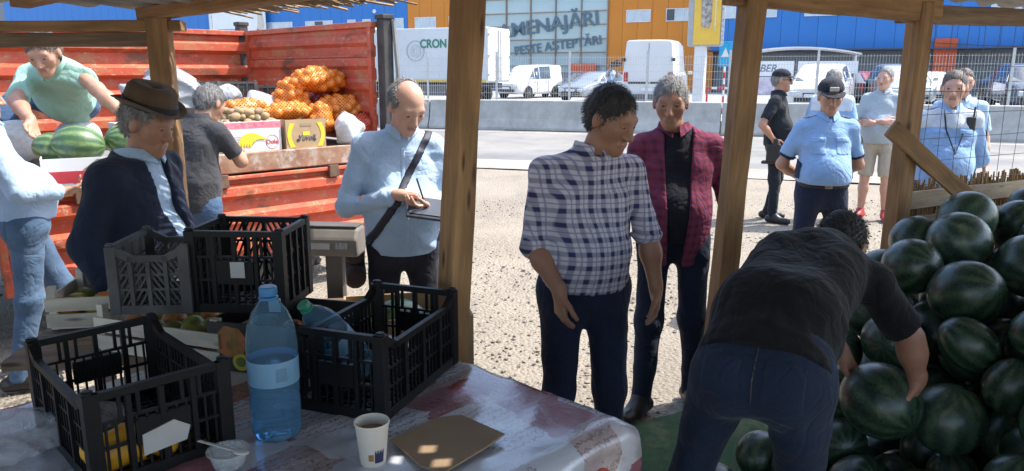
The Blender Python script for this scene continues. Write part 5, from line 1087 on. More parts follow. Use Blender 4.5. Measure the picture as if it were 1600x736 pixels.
def head_prims(F, c, f, u, s):
    sd = np.cross(f, u); A = np.array([sd, f, u])
    P = lambda a, b, d: c + (sd * a + f * b + u * d) * s
    F.ell(P(0, -.012, .035), V3(.076, .098, .090) * s, A, .03); F.cap(P(0, .030, -.02), P(0, .045, -.068), .058 * s, .043 * s, .04); F.cap(P(0, .066, -.092), P(0, .068, -.094), .026 * s, .026 * s, .035)
    F.cap(P(0, .088, .022), P(0, .112, -.026), .009 * s, .0135 * s, .014); F.cap(P(-.013, .098, -.03), P(.013, .098, -.03), .009 * s, .009 * s, .01)
    F.cap(P(-.04, .074, .033), P(.04, .074, .033), .013 * s, .013 * s, .02); F.cap(P(-.042, .060, -.012), P(-.040, .055, -.03), .02 * s, .018 * s, .03); F.cap(P(.042, .060, -.012), P(.040, .055, -.03), .02 * s, .018 * s, .03)
    F.cap(P(-.021, .088, -.055), P(.021, .088, -.055), .0075 * s, .0075 * s, .006); F.cap(P(-.018, .087, -.066), P(.018, .087, -.066), .0085 * s, .0085 * s, .006)
    for k in (-1, 1):
        F.ell(P(k * .079, -.008, .0), V3(.010, .021, .033) * s, A, .008)
    for k in (-1, 1):
        e = P(k * .033, .094, .012); F.sub(lambda X, e=e: -(np.linalg.norm(X - e, axis=1) - .011 * s) * .8)
    return P
def strands(me, c, f, u, s, n, seed, ref):
    # short hair strands rooted in the scalp layer, so the hairline and outline are soft
    r = np.random.default_rng(seed + 50); nv = len(me.vertices); co = np.empty(nv * 3); me.vertices.foreach_get('co', co); co = co.reshape(-1, 3); no = np.empty(nv * 3); me.vertices.foreach_get('normal', no); no = no.reshape(-1, 3)
    d0 = (co - c); d0 /= np.linalg.norm(d0, axis=1)[:, None] + 1e-9; okk = np.where((no * d0).sum(1) > .35)[0]
    if len(okk) == 0: return
    i = r.choice(okk, n); p = co[i] + r.normal(size=(n, 3)) * .003; nn = no[i]
    flow = -u * .75 - f * .15 + f * .9 * np.clip((nn @ u)[:, None], 0, 1) * .35; d = nn * .30 + flow + r.normal(size=(n, 3)) * .22; d -= nn * np.minimum(0, (d * nn).sum(1))[:, None]; d = d + nn * .12; d /= np.linalg.norm(d, axis=1)[:, None]
    L = r.uniform(.010, .022, n)[:, None] * s; sd_ = np.cross(d, nn); sd_ /= np.linalg.norm(sd_, axis=1)[:, None] + 1e-9; w = r.uniform(.0007, .0014, n)[:, None]
    mid = p + d * L * .55 + nn * .0012; tip = p + d * L - nn * .001; V = np.stack([p - sd_ * w, p + sd_ * w, mid + sd_ * w, mid - sd_ * w, tip], 1).reshape(-1, 3); b = 5 * np.arange(n)
    bm = bmesh.new(); bm.from_mesh(me); m2 = bpy.data.meshes.new('x'); F_ = [tuple(q) for q in np.stack([b, b + 1, b + 2, b + 3], 1).tolist()] + [tuple(q) for q in np.stack([b + 3, b + 2, b + 4], 1).tolist()]; m2.from_pydata(V.tolist(), [], F_); bm.from_mesh(m2); bm.to_mesh(me); bm.free(); bpy.data.meshes.remove(m2); me.shade_smooth()
def person(label, loc, rz, J, H=1.75, skin=SKIN, shirt=None, sleeve=1.0, hem=.86, trousers=None, shorts=None, shoe=LEA, hair=HBLK, hairline=.02, fat=0.0, belt=True, curl=(.45, .45), res=1.0, tuck=False, collar=True, jacket=None, seed=1, hands=(True, True), open_front=None, undershirt=None, cap=None, group='men standing around the stall', headscale=1.0, cuff=None, fold=1.0, belt_m=None, bald=False, glasses=False, legs=True):
    t = thing('person', label, 'person', loc, rz, group); s = H / 1.75; JJ = J; g = JJ.get
    lat = nrm(J['shb'] - J['sha']); hl = nrm(J['hipb'] - J['hipa']); spine = nrm(J['neck'] - J['pel']); fwd = nrm(np.cross(spine, lat)) * 1.0
    fwd = -nrm(np.cross(lat, spine)) if (np.cross(lat, spine) @ J.get('front', V3(0, -1, 0))) < 0 else nrm(np.cross(lat, spine))
    t_f = {}
    fat_c = J['waist'] + fwd * (.03 + fat * .9)
    def torso(F, e, low=True):
        w = .080 * s; rr_ = .092 * s
        c0, c1, c2 = J['chest'], J['waist'], J['pel']
        for k in (-1, 1):
            F.cap(c0 + lat * k * w * .95 - spine * .005, c1 + (lat + hl) * .5 * k * w * .62, rr_ + e, (.094 + fat * .55) * s + e, .06); F.cap(c1 + (lat + hl) * .5 * k * w * .62, c2 + hl * k * w * .70, (.094 + fat * .55) * s + e, (.102 + fat * .3) * s + e, .06)
        nk = J['neck'] - spine * .028 * s
        for k in ('a', 'b'): F.cap(nk, J['sh' + k] - spine * .022 * s + (nk - J['sh' + k]) * .12, .058 * s + e, .047 * s + e, .05)
        F.cap(J['chest'] + spine * .08, J['neck'] - spine * .02, .080 * s + e, .050 * s + e, .06)
        if fat > 0 and e > 0: F.ell(fat_c, V3(.13, .13, .14) * (.8 + fat * 3.0) * s + e, None, .10)
    # ---- body: head, neck, arms and hands, and the core under the clothes, in one mesh
    u = nrm(J['up'] - nrm(J['face']) * (nrm(J['face']) @ J['up'])); f = nrm(J['face'])
    F = Field(.03); P = head_prims(F, J['head'], f, u, s * headscale); F.cap(J['neck'] - spine * .03, J['head'] - u * .05 * s - f * .012 * s, .060 * s, .054 * s, .03); mes = [F.mesh('h', .0062 * (1 if res <= 1 else 1.35))]
    F = Field(.05); torso(F, -.034); mes.append(F.mesh('t', .03))
    for k, sd_ in (('a', 1), ('b', -1)):
        F = Field(.03); sh_ = J['sh' + k] - spine * .034 * s + (J['neck'] - J['sh' + k]) * .12; F.cap(sh_, J['el' + k], (.042 if sleeve <= 1 else .040) * s, (.039 if sleeve <= 1.2 else .033) * s); F.cap(J['el' + k], J['el' + k] * .65 + J['wr' + k] * .35, (.039 if sleeve <= 1.2 else .033) * s, (.041 if sleeve <= 1.2 else .034) * s); F.cap(J['el' + k] * .65 + J['wr' + k] * .35, J['wr' + k], (.041 if sleeve <= 1.2 else .034) * s, .027 * s); mes.append(F.mesh('arm', .010 * res))
        if hands[0 if k == 'a' else 1]:
            F = Field(.01); F.cap(J['wr' + k] * .8 + J['el' + k] * .2, J['wr' + k], .029 * s, .026 * s, .02); hand_prims(F, J['wr' + k], J['hd' + k], J['pn' + k], sd_, curl[0 if k == 'a' else 1], s * .98); mes.append(F.mesh('hand', .0052 * res))
        if shorts:
            F = Field(.03); F.cap(J['kn' + k] + (J['hip' + k] - J['kn' + k]) * .3, J['kn' + k], .068 * s, .052 * s); F.cap(J['kn' + k], J['kn' + k] * .68 + J['an' + k] * .32, .050 * s, .057 * s); F.cap(J['kn' + k] * .68 + J['an' + k] * .32, J['an' + k], .057 * s, .036 * s); mes.append(F.mesh('leg', .012 * res))
    link('body', joinmesh('body', mes), skin, t)
    for k in (-1, 1):
        for nm, rad, pos, mm in (('eye', .0112, P(k * .033, .0795, .012), EYEW), ('iris', .0056, P(k * .033, .0862, .0115), EYE)):
            bm = bmesh.new(); bmesh.ops.create_uvsphere(bm, u_segments=12, v_segments=8, radius=rad * s); me = bpy.data.meshes.new(nm); bm.to_mesh(me); bm.free(); me.shade_smooth(); eo = link(nm, me, mm, t if nm == 'eye' else eye_o, tuple(pos) if nm == 'eye' else tuple(pos - epos)); eye_o, epos = eo, pos
        F = Field(.004); F.cap(P(k * .021, .0885, .0175), P(k * .045, .0825, .0165), .0042 * s); F.cap(P(k * .023, .087, .0045), P(k * .043, .082, .0045), .003 * s); link('eyelid', F.mesh('eyelid', .0035), skin, t)
    F = Field(.004); F.cap(P(-.02, .0915, -.0555), P(.02, .0915, -.0555), .0055 * s, .0055 * s); F.cap(P(-.017, .0905, -.0655), P(.017, .0905, -.0655), .0065 * s, .0065 * s); link('lips', F.mesh('lips', .004), LIPS, t)
    for k in (-1, 1):
        F = Field(.004); F.cap(P(k * .018, .0895, .036), P(k * .046, .0775, .035), .0036 * s); link('eyebrow', F.mesh('eyebrow', .004), hair if hair else HGRY, t)
    # ---- hair
    if hair:
        F = Field(.02); sdv = np.cross(f, u); A = np.array([sdv, f, u]); F.ell(P(0, -.016, .038), V3(.0805, .1015, .0955) * s * headscale, A); F.cap(P(0, -.066, -.0), P(0, -.062, -.05), .046 * s, .036 * s, .05)
        n_ = nrm(u * .55 - f * .84); cpt = P(0, .0, .02 + hairline * 1.0) + f * .052 * s; r_ = np.random.default_rng(seed); Wd = r_.normal(size=(3, 3)) * 60
        F.noise = lambda X: .0022 * np.sin(X @ Wd + np.sin(X @ Wd[::-1] * .4)).sum(1) * .6; F.cut(cpt, -n_); F.cut(P(0, 0, -.062), -u)
        for k in (-1, 1):
            e = P(k * .088, .002, -.008); F.sub(lambda X, e=e: -(np.linalg.norm(X - e, axis=1) - .021 * s))
        if bald:
            e = P(0, .035, .125); F.sub(lambda X, e=e: -(np.linalg.norm(X - e, axis=1) - .098 * s))
        hme = F.mesh('hair', .0068 * (1 if res <= 1 else 1.3)); strands(hme, J['head'], f, u, s, 4200 if res <= 1 else 1200, seed, f * .0 + J['head']); link('hair', hme, hair, t)
    if glasses:
        mb = MB(); 
        for k in (-1, 1): mb.box(tuple(P(k * .033, .104, .012)), (.045, .012, .03), Matrix(tuple(tuple(x) for x in np.array([np.cross(f, u), f, u]).T))); mb.bar(tuple(P(k * .055, .10, .016)), tuple(P(k * .082, .0, .012)), .006, .006)
        mb.build('sunglasses', mat('dark_lens', (.015, .012, .02), rough=.1), t, bevel=.003)
    # ---- shirt
    def top_garment(nm, m, e, slv, hem_, amp, cut_front=None, sd2=0, hemdrop=0):
        F = Field(.045); torso(F, e)
        for k in ('a', 'b'):
            S_, E_, W_ = J['sh' + k], J['el' + k], J['wr' + k]; S_ = S_ - spine * .022 * s + (J['neck'] - S_) * .08
            if slv <= 1: F.cap(S_, S_ + (E_ - S_) * slv, (.053 + e * .55) * s, (.057 + e * .55) * s, .035, cut=True)
            else:
                F.cap(S_, E_, (.053 + e * .55) * s, (.049 + e * .55) * s, .035); F.cap(E_, E_ + (W_ - E_) * (slv - 1), (.049 + e * .55) * s, (.038 + e * .5) * s, .02, cut=True)
        F.cap(J['pel'], J['pel'] - nrm(J['waist'] - J['pel']) * .13 * s, (.108 + fat * .4) * s + e, (.112 + fat * .3) * s + e, .08)
        fa_ = folds(seed * 7 + sd2, amp * fold, 16, tuple(lat * .3 + np.array((0, 0, .5))), 6); fb_ = folds(seed * 7 + sd2 + 3, amp * fold * .45, 38, tuple(lat * .5 + np.array((0, 0, .4))), 5); F.noise = lambda X: fa_(X) + fb_(X)
        hp = J['pel'] + spine * (hem_ - .95) * s; hn = -nrm(J['waist'] - J['pel'])
        F.cut(hp, hn); F.cut(J['neck'] + spine * .022 * s, spine * .96 + fwd * .28)
        if cut_front:
            o0, w0 = cut_front; c0 = J['chest'] + lat * o0
            F.sub(lambda X: np.minimum(w0 * .5 - np.abs((X - c0) @ lat) + .05 * ((X - c0) @ spine), (X - c0) @ fwd - .0) if True else 0)
        t_f['f'] = F
        return link(nm, F.mesh(nm, (.0088 if res <= 1 else .0115) * res), m, t)
    if undershirt: top_garment('t_shirt', undershirt, .004, .4, .93, .002, None, 3)
    if shirt: SH = top_garment('shirt', shirt, .016 if open_front is None else .020, sleeve, hem, .0065, open_front, 0)
    if jacket: top_garment('jacket', jacket, .036, 1.93, .72, .006, (.0, .10), 5)
    if shirt and collar:
        mb = MB(); nb = J['neck'] + spine * .012 * s; R0 = (.066 + (.012 if jacket else 0)) * s; n = 22; sp2 = nrm(spine * .94 - fwd * .18); la = lat; fa = nrm(np.cross(la, sp2)); fa = fa if fa @ fwd > 0 else -fa
        for (r_, h_, dr) in ((R0 * 1.0, .036, 0), (R0 * 1.10, .040, 1), (R0 * 1.30, .002, 2), (R0 * 1.24, -.004, 2), (R0 * 1.06, .020, 1), (R0 * .96, -.01, 0)):
            for i in range(n):
                a = R(-78) + R(336 - 0) * 0 + (R(270 + 66) * i / (n - 1)) ; ang = R(90 + 12) + R(336) * i / (n - 1); x_, y_ = math.cos(ang), math.sin(ang)
                dip = .030 * max(0, y_) ** 2 * s; pt = .022 * s * max(0, 1 - min(i, n - 1 - i) / 2.5) * (dr == 2)
                q = nb + (la * x_ * 1.02 + fa * y_ * 1.0) * r_ + sp2 * (h_ * s - dip - pt) + fa * pt * .4; mb.v.append(tuple(q))
        for r_ in range(6):
            for i in range(n - 1): mb.f.append((r_ * n + i, r_ * n + i + 1, ((r_ + 1) % 6) * n + i + 1, ((r_ + 1) % 6) * n + i))
        mb.f += [tuple(k * n for k in range(6)), tuple(k * n + n - 1 for k in range(6))[::-1]]
        mb.build('collar', shirt, t, smooth=True)
    # ---- trousers and shoes
    if legs:
        m_ = trousers or shorts; F = Field(.04); e = .012; pl_, wv = J['pel'], J['waist']
        for k in (-1, 1): F.cap(pl_ + nrm(wv - pl_) * .06 * s + hl * k * .055 * s, pl_ + hl * k * .062 * s - nrm(wv - pl_) * .03, (.108 + fat * .35) * s + e * .3, .118 * s, .05)
        for k in ('a', 'b'):
            hp, kn, an = J['hip' + k], J['kn' + k], J['an' + k]
            if shorts: F.cap(hp, kn + (hp - kn) * .02, .098 * s, .088 * s, .05, cut=True)
            else:
                F.cap(hp, kn, .094 * s, .068 * s, .05); F.cap(kn, an + V3(0, 0, -.03 * s), .068 * s, .056 * s, .04, cut=True)
        F.noise = folds(seed * 11 + 1, .0065 * fold, 17, (0, 0, .55), 6); F.cut(pl_ + nrm(wv - pl_) * .085 * s, nrm(wv - pl_)); t_f['tr'] = F; link('shorts' if shorts else 'trousers', F.mesh('trousers', (.010 if res <= 1 else .0125) * res), m_, t)
        if belt:
            F = Field(.05); up_ = nrm(wv - pl_); bc = pl_ + up_ * .055 * s
            for k in (-1, 1): F.cap(bc + hl * k * .055 * s, bc + hl * k * .0551 * s, (.110 + fat * .36) * s + .004)
            F.cut(bc + up_ * .020, up_); F.cut(bc - up_ * .020, -up_); link('belt', F.mesh('belt', .008 * res), belt_m or LEA, t)
            fr_ = nrm(np.cross(up_, hl)); fr_ = fr_ if fr_ @ fwd > 0 else -fr_; q = bc + fr_ * ((.110 + fat * .36) * s + .010); MB().box(tuple(q), (.05, .012, .036), Matrix(tuple(tuple(x) for x in np.array([hl, fr_, up_]).T))).build('buckle', BUCK, t, bevel=.003)
        for k in ('a', 'b'):
            an, to = J['an' + k], J['toe' + k]; dr = nrm(to - an); dr[2] = 0; dr = nrm(dr); z0 = an[2] - .085 * s; F = Field(.03); heel = V3(an[0], an[1], z0) - dr * .055 * s + V3(0, 0, .045 * s); tip = V3(an[0], an[1], z0) + dr * .175 * s + V3(0, 0, .035 * s)
            F.cap(heel, tip, .042 * s, .038 * s); F.cap(V3(*an) + V3(0, 0, .02), V3(an[0], an[1], z0) + dr * .06 * s + V3(0, 0, .05 * s), .045 * s, .044 * s); F.cut((0, 0, z0 + .002), (0, 0, -1)); link('shoe', F.mesh('shoe', .009 * res), shoe, t)
    FLD[0] = t_f.get('f'); FLD[1] = t_f.get('tr')
    return t, P, (f, u, lat, fwd, spine)
FLD = [None, None]
def surf(p, d, start=.35):
    # first cloth surface met when coming from outside along -d
    p = np.array(p, float); d = nrm(d); ts = np.linspace(start, -.1, 300); v = FLD[0].ev(p + ts[:, None] * d); i = np.argmax(v < 0); return p + d * ts[i]
def cloth_patch(nm, off, cuts, m, t, h=.012, c=None, r=.1):
    F0 = FLD[0]; F = Field(0); F.lo, F.hi = (F0.lo.copy(), F0.hi.copy()) if c is None else (np.array(c) - r, np.array(c) + r); F.p = [(lambda X: F0.ev(X) - off, 0)]
    for c in cuts: F.cut(*c)
    return link(nm, F.mesh(nm, h), m, t)
def back_pockets(t, J, m):
    # two back pockets and a seat seam laid on the trousers
    f0 = FLD[0]; FLD[0] = FLD[1]; hl = nrm(J['hipb'] - J['hipa']); up = nrm(J['waist'] - J['pel']); bk = nrm(np.cross(up, hl)); fr = J.get('front', V3(0, -1, 0)); bk = bk if bk @ fr < 0 else -bk; dn = nrm(J['hipa'] - J['kna']); pu = nrm(up * .5 + dn * .5)
    ST_ = mat('denim_stitch', (.06, .05, .05))
    for k in (-1, 1):
        c = J['pel'] + hl * k * .085 - pu * .035; q = surf(c, bk)
        cloth_patch('back_pocket', .004, [(c + pu * .062, pu), (c - pu * .062, -pu), (c + hl * .055, hl), (c - hl * .055, -hl), (c, -bk)], m, t, .007, q, .12)
    cloth_patch('seat_seam', .0035, [(J['pel'] + up * .07, up), (J['pel'] - pu * .10, -pu), (J['pel'] + hl * .003, hl), (J['pel'] - hl * .003, -hl), (J['pel'], -bk)], ST_, t, .006, surf(J['pel'] - pu * .02, bk), .13)
    FLD[0] = f0
def setj(J, **k):
    for a, b in k.items(): J[a] = V3(*b)
    return J
JEAN = fabric('blue_denim', (.07, .125, .22), (.04, .075, .14), var=7); JEAND = fabric('dark_denim', (.015, .024, .050), (.009, .015, .032), var=7); JEANL = fabric('light_denim', (.095, .155, .24), (.05, .09, .155), var=8); NAVT = fabric('navy_trousers', (.020, .028, .060), (.013, .018, .040)); DKT = fabric('dark_trousers', (.030, .030, .044), (.012, .012, .018)); LBS = fabric('light_blue_shirt', (.40, .53, .68), (.34, .46, .61)); LBS2 = fabric('pale_blue_shirt', (.38, .50, .66), (.32, .44, .60)); POLS = fabric('police_blue_shirt', (.27, .42, .66), (.22, .36, .58)); BLKS = fabric('black_shirt', (.006, .006, .008), (.004, .004, .005)); GRNP = fabric('mint_polo', (.32, .52, .42), (.26, .44, .36)); GRYP = fabric('grey_polo', (.40, .45, .48), (.33, .38, .41)); KHA = fabric('khaki_shorts', (.46, .40, .31), (.38, .33, .25)); DPOL = fabric('charcoal_polo', (.055, .055, .06), (.035, .035, .04)); JKT = fabric('navy_jacket', (.018, .026, .055), (.010, .014, .028)); KHT = fabric('beige_trousers', (.36, .30, .22)); TEE = fabric('dark_tee', (.014, .014, .022)); TACT = fabric('tactical_navy', (.018, .021, .028), (.012, .014, .018)); EPA = mat('epaulette', (.05, .06, .10), (.35, .36, .38), 60, .5); PLW = fabric('police_white_yoke', (.62, .68, .75))
PLB = plaid('plaid_white_navy', (.56, .54, .60), (.04, .04, .12), (.16, .14, .28), .053, .36, .09); PLR = plaid('plaid_red', (.23, .030, .055), (.08, .025, .055), (.08, .05, .11), .045, .38, .12)
def mb_pt(q): return tuple(float(x) for x in q)

# 1 plaid shirt man at the centre
J = base_pose(1.72, .115); x0, y0 = .29, 2.95
setj(J, sha=(-.185, .02, 1.395), shb=(.195, .04, 1.39), ela=(-.21, -.03, 1.10), elb=(.255, .02, 1.12), wra=(-.13, -.17, .945), wrb=(.285, -.02, .905), neck=(.02, -.01, 1.445), head=(.075, -.055, 1.575), face=(.62, -.72, -.42), hda=(.05, -.12, -1), hdb=(0, -.2, -1), pna=(.9, .3, 0), pnb=(-.9, .2, 0))
PL_, _, _ = person('man in a navy and white plaid shirt looking down, behind the table corner', (x0, y0, 0), R(6), J, 1.72, SKIN2, PLB, 1.12, .94, NAVT, None, LEA, HBLK, .02, .004, True, (.5, .45), seed=2)
for k in ('a', 'b'):
    d = nrm(J['wr' + k] - J['el' + k]); e = J['el' + k] + (J['wr' + k] - J['el' + k]) * .12; cloth_patch('rolled_cuff', .006, [(e - d * .045, -d), (V3(0, 0, 1.13), (0, 0, 1)), (V3((-1 if k == 'a' else 1) * .13, 0, 0), (1 if k == 'a' else -1, 0, 0))], PLB, PL_, .008, e, .13)
cloth_patch('button_placket', .0035, [(V3(.012, 0, 1.2), (1, 0, 0)), (V3(-.014, 0, 1.2), (-1, 0, 0)), (V3(0, -.02, 1.2), (0, 1, 0)), (V3(0, 0, .89), (0, 0, -1)), (V3(0, 0, 1.40), (0, 0, 1))], PLB, PL_, .008)
cloth_patch('chest_pocket', .0035, [(V3(.145, 0, 1.2), (1, 0, 0)), (V3(.055, 0, 1.2), (-1, 0, 0)), (V3(0, -.02, 1.2), (0, 1, 0)), (V3(0, 0, 1.19), (0, 0, -1)), (V3(0, 0, 1.31), (0, 0, 1))], PLB, PL_, .008)
# 2 red plaid man behind him
J = base_pose(1.74, .13)
setj(J, head=(-.05, -.05, 1.60), neck=(-.02, 0, 1.46), face=(-.15, -.95, -.22), elb=(.272, .05, 1.13), wrb=(.295, .0, .875), ela=(-.265, .04, 1.13), wra=(-.28, -.06, .885), sha=(-.19, .015, 1.40), shb=(.19, .015, 1.40), ana=(-.15, -.14, .085), toea=(-.27, -.31, .03), kna=(-.12, -.1, .5))
person('man in an open red plaid shirt over a dark tee, behind the plaid man', (.83, 3.86, 0), R(-4), J, 1.74, SKIN2, PLR, 1.95, .80, JEAND, None, LEA, HGRY, .015, .015, True, seed=3, open_front=(-.005, .125), undershirt=TEE)
# 3 man in light blue shirt with clipboard and shoulder bag
J = base_pose(1.74, .13)
setj(J, ela=(-.27, .0, 1.10), wra=(-.03, -.24, 1.19), elb=(.24, -.02, 1.12), wrb=(.10, -.27, 1.13), hda=(1, -.25, -.02), hdb=(-.85, -.45, .12), pna=(.1, -.1, -1), pnb=(0, .25, 1), head=(.03, -.075, 1.585), neck=(.01, -.01, 1.455), face=(.30, -.78, -.55))
J5 = J
m5, P5, ax = person('man in a light blue shirt writing on a clipboard, beside the truck', (-.55, 3.78, 0), R(14), J, 1.74, SKIN3, LBS, 1.97, .88, DKT, None, LEA, HGRY, .05, .045, False, (.85, .75), seed=4, fold=1.3, bald=True)
cloth_patch('button_placket', .003, [(V3(.012, 0, 1.2), (1, 0, 0)), (V3(-.014, 0, 1.2), (-1, 0, 0)), (V3(0, -.02, 1.2), (0, 1, 0)), (V3(0, 0, .89), (0, 0, -1)), (V3(0, 0, 1.40), (0, 0, 1))], LBS, m5, .009)
# his shoulder bag and clipboard
t = thing('shoulder_bag', 'dark shoulder bag on a wide strap worn by the man in blue', 'bag', (-.55, 3.78, 0), R(14))
J = J5; up_ = V3(0, 0, 1); nv = nrm(np.cross(nrm(V3(-.36, 0, -.60)), V3(0, -1, 0))); sm = cloth_patch('strap', .006, [(V3(.135, 0, 1.45) + nv * .019, nv), (V3(.135, 0, 1.45) - nv * .019, -nv), (V3(.22, 0, 1.4), (1, 0, .3)), (V3(-.19, 0, 1.2), (-1, 0, .6))], mat('navy_webbing', (.012, .014, .03)), t, .009)
F = Field(.02); F.cap((-.245, -.06, .88), (-.245, .12, .88), .05, .05); F.cap((-.245, -.06, .76), (-.245, .12, .76), .055, .055); F.cap((-.245, .03, .88), (-.245, .03, .76), .055); link('pouch', F.mesh('pouch', .011), fabric('bag_brown', (.06, .04, .035)), t)
t = thing('clipboard', 'dark tablet or clipboard held by the man in the light blue shirt', 'clipboard', (-.55, 3.78, 0), R(14)); mr = Euler((R(32), R(8), R(-12))).to_matrix()
MB().box((.09, -.33, 1.135), (.19, .14, .014), mr).build('board', mat('board_dark', (.03, .035, .05), rough=.3), t, bevel=.004); MB().box((.09, -.331, 1.146), (.165, .115, .003), mr).build('screen', mat('screen_grey', (.10, .11, .13), rough=.15), t)
t = thing('pen', 'thin pen between the fingers of the man writing on the clipboard', 'pen', (-.55, 3.78, 0), R(14)); MB().tube([(.075, -.30, 1.16), (.045, -.27, 1.27)], .0045, 8).build('barrel', mat('pen_dark', (.02, .02, .03)), t); MB().tube([(.0765, -.3015, 1.152), (.075, -.30, 1.16)], [.001, .0045], 8).build('tip', BUCK, t)
# 4 bending man in black
J = base_pose(1.78); o = V3(.72, 2.05, 0)
W = dict(pel=(.715, 2.06, .92), waist=(.79, 2.19, 1.035), chest=(.98, 2.45, 1.12), neck=(1.11, 2.62, 1.14), head=(1.20, 2.74, 1.12), sha=(.90, 2.60, 1.135), shb=(1.19, 2.40, 1.09), ela=(1.07, 2.72, .93), wra=(1.19, 2.63, .765), elb=(1.325, 2.43, .885), wrb=(1.365, 2.43, .735), hipa=(.622, 2.12, .875), hipb=(.808, 2.01, .875), kna=(.56, 2.23, .47), knb=(.86, 2.10, .47), ana=(.54, 2.10, .085), anb=(.85, 1.95, .085), toea=(.62, 2.28, .03), toeb=(.95, 2.13, .03))
for k, v in W.items(): J[k] = V3(*v) - o
setj(J, face=(.45, .55, -.70), up=(.45, .55, .70), hda=(.35, -.35, -.75), pna=(.6, -.7, .3), hdb=(-.18, .10, -1), pnb=(-.75, .45, 0), front=(.3, .5, -.8))
tb_, _, _ = person('man in black bending over the watermelons with his back turned', tuple(o), 0, J, 1.80, SKIN2, BLKS, .85, .945, JEAND, None, BRL, HBLK, .03, .03, False, (.55, .5), seed=5, collar=False, belt_m=BRL)
back_pockets(tb_, J, JEAND)
# 5 man in the hat
J = base_pose(1.68, .11)
setj(J, head=(0, -.06, 1.545), face=(.05, -.92, -.32), neck=(0, .0, 1.41), ela=(-.25, .06, 1.10), elb=(.24, .05, 1.10))
mh, Ph, (f, u, lat, fwd, spine) = person('old man in a brown felt hat and dark navy jacket, seen from the side', (-1.51, 3.10, 0), R(76), J, 1.68, SKIN2, LBS, 1.9, .8, KHT, None, BRL, HGRY, .02, .03, True, seed=6, jacket=JKT)
hat = thing('felt_hat', 'worn brown felt hat with dark band on the old man', 'hat', mb_pt(V3(-1.51, 3.10, 0)), R(76)); A = Matrix(tuple(tuple(x) for x in np.array([np.cross(f, u), f, u]).T)); FELT = fabric('brown_felt', (.12, .078, .048), (.075, .05, .032), var=12)
pr = [(.138, .018), (.142, .022), (.135, .026), (.118, .018), (.103, .020), (.100, .055), (.094, .095), (.078, .112), (.045, .108), (.0001, .098)]; hm = MB().lathe(pr, 36, mb_pt(Ph(0, -.01, .052)), A, False)
hm.v = [tuple(V3(*v) + u * .022 * abs(((V3(*v) - Ph(0, -.01, .05)) @ np.cross(f, u)) / .12) ** 2 * (((V3(*v) - Ph(0, -.01, .05)) @ u) < .03)) for v in hm.v]
ho = hm.build('crown', FELT, hat, smooth=True, angle=70); ho.modifiers.new('t', 'SOLIDIFY').thickness = .004; hb_ = MB().lathe([(.1035, .022), (.106, .024), (.1045, .048), (.1015, .050)], 36, mb_pt(Ph(0, -.01, .052)), A, False).build('hat_band', mat('hat_ribbon', (.022, .016, .014)), hat, smooth=True)
# 6 man in jeans at the left edge
J = base_pose(1.76, .12)
setj(J, ela=(-.23, .03, 1.13), wra=(-.12, -.20, 1.10), hda=(.1, -1, .1), pna=(.2, 0, .9), elb=(.27, .02, 1.13), wrb=(.16, -.22, 1.12), hdb=(-.1, -1, 0), pnb=(-.2, 0, .9), chest=(0, .09, 1.29), neck=(0, .13, 1.47), head=(0, .13, 1.62), sha=(-.185, .14, 1.42), shb=(.185, .11, 1.42), ana=(-.10, .13, .085), toea=(-.14, -.08, .035), anb=(.13, -.20, .085), toeb=(.17, -.41, .035), knb=(.12, -.16, .5), kna=(-.1, .03, .5))
tb_, _, _ = person('man in pale blue shirt and faded jeans lifting a carton, at the left edge', (-2.72, 4.20, 0), R(128), J, 1.76, SKIN, LBS2, 1.9, .955, JEANL, None, LEA, HBRN, .02, .02, True, (.8, .8), seed=7, fold=.7)
back_pockets(tb_, J, JEANL)
# 7 grey haired man in charcoal polo leaning on the truck
J = base_pose(1.70, .12)
setj(J, chest=(0, -.04, 1.27), neck=(-.02, -.10, 1.44), head=(-.06, -.20, 1.545), face=(-.25, -.85, -.45), sha=(-.18, -.07, 1.39), shb=(.185, -.06, 1.38), ela=(-.26, -.18, 1.17), wra=(-.12, -.40, 1.22), hda=(.3, -1, 0), pna=(.2, .2, -.9), elb=(.26, -.26, 1.25), wrb=(.06, -.38, 1.34), hdb=(-.6, -.7, .3), pnb=(-.2, .3, -.9))
person('grey-haired man in a charcoal polo and jeans leaning towards the truck', (-2.08, 4.95, 0), R(172), J, 1.70, SKIN, DPOL, .80, .885, JEAN, None, LEA, HGRY, .02, .025, False, (.8, .8), seed=8)
# 8 man in mint polo crouching on the deck
J = base_pose(1.75); o = V3(-3.02, 5.55, DZ)
W = dict(pel=(-3.12, 5.62, 1.50), waist=(-3.08, 5.50, 1.58), chest=(-3.0, 5.32, 1.66), neck=(-2.95, 5.17, 1.73), head=(-2.92, 5.06, 1.80), sha=(-3.18, 5.27, 1.68), shb=(-2.76, 5.20, 1.66), ela=(-3.10, 5.03, 1.53), wra=(-2.90, 4.82, 1.43), elb=(-2.62, 5.02, 1.60), wrb=(-2.42, 4.93, 1.44), hipa=(-3.22, 5.66, 1.50), hipb=(-3.03, 5.60, 1.50), kna=(-3.42, 5.35, 1.58), knb=(-2.90, 5.32, 1.60), ana=(-3.40, 5.50, 1.215), anb=(-2.92, 5.42, 1.215), toea=(-3.40, 5.30, 1.165), toeb=(-2.90, 5.22, 1.165))
for k, v in W.items(): J[k] = V3(*v) - o
setj(J, face=(.1, -.85, -.5), up=(0, -.4, .9), hda=(.35, -.4, -.85), pna=(.7, -.2, .2), hdb=(.1, -.6, -.8), pnb=(-.7, -.3, .2), front=(.2, -.8, -.4))
GP_, _, _ = person('man in a mint green polo crouching on the truck bed over watermelons', tuple(o), 0, J, 1.75, SKIN, GRNP, .85, .93, JEAN, None, LEA, HBRN, .02, .03, True, (.5, .5), seed=9)
GP_.scale = (1.1, 1.1, 1.1); GP_.location.x -= .06
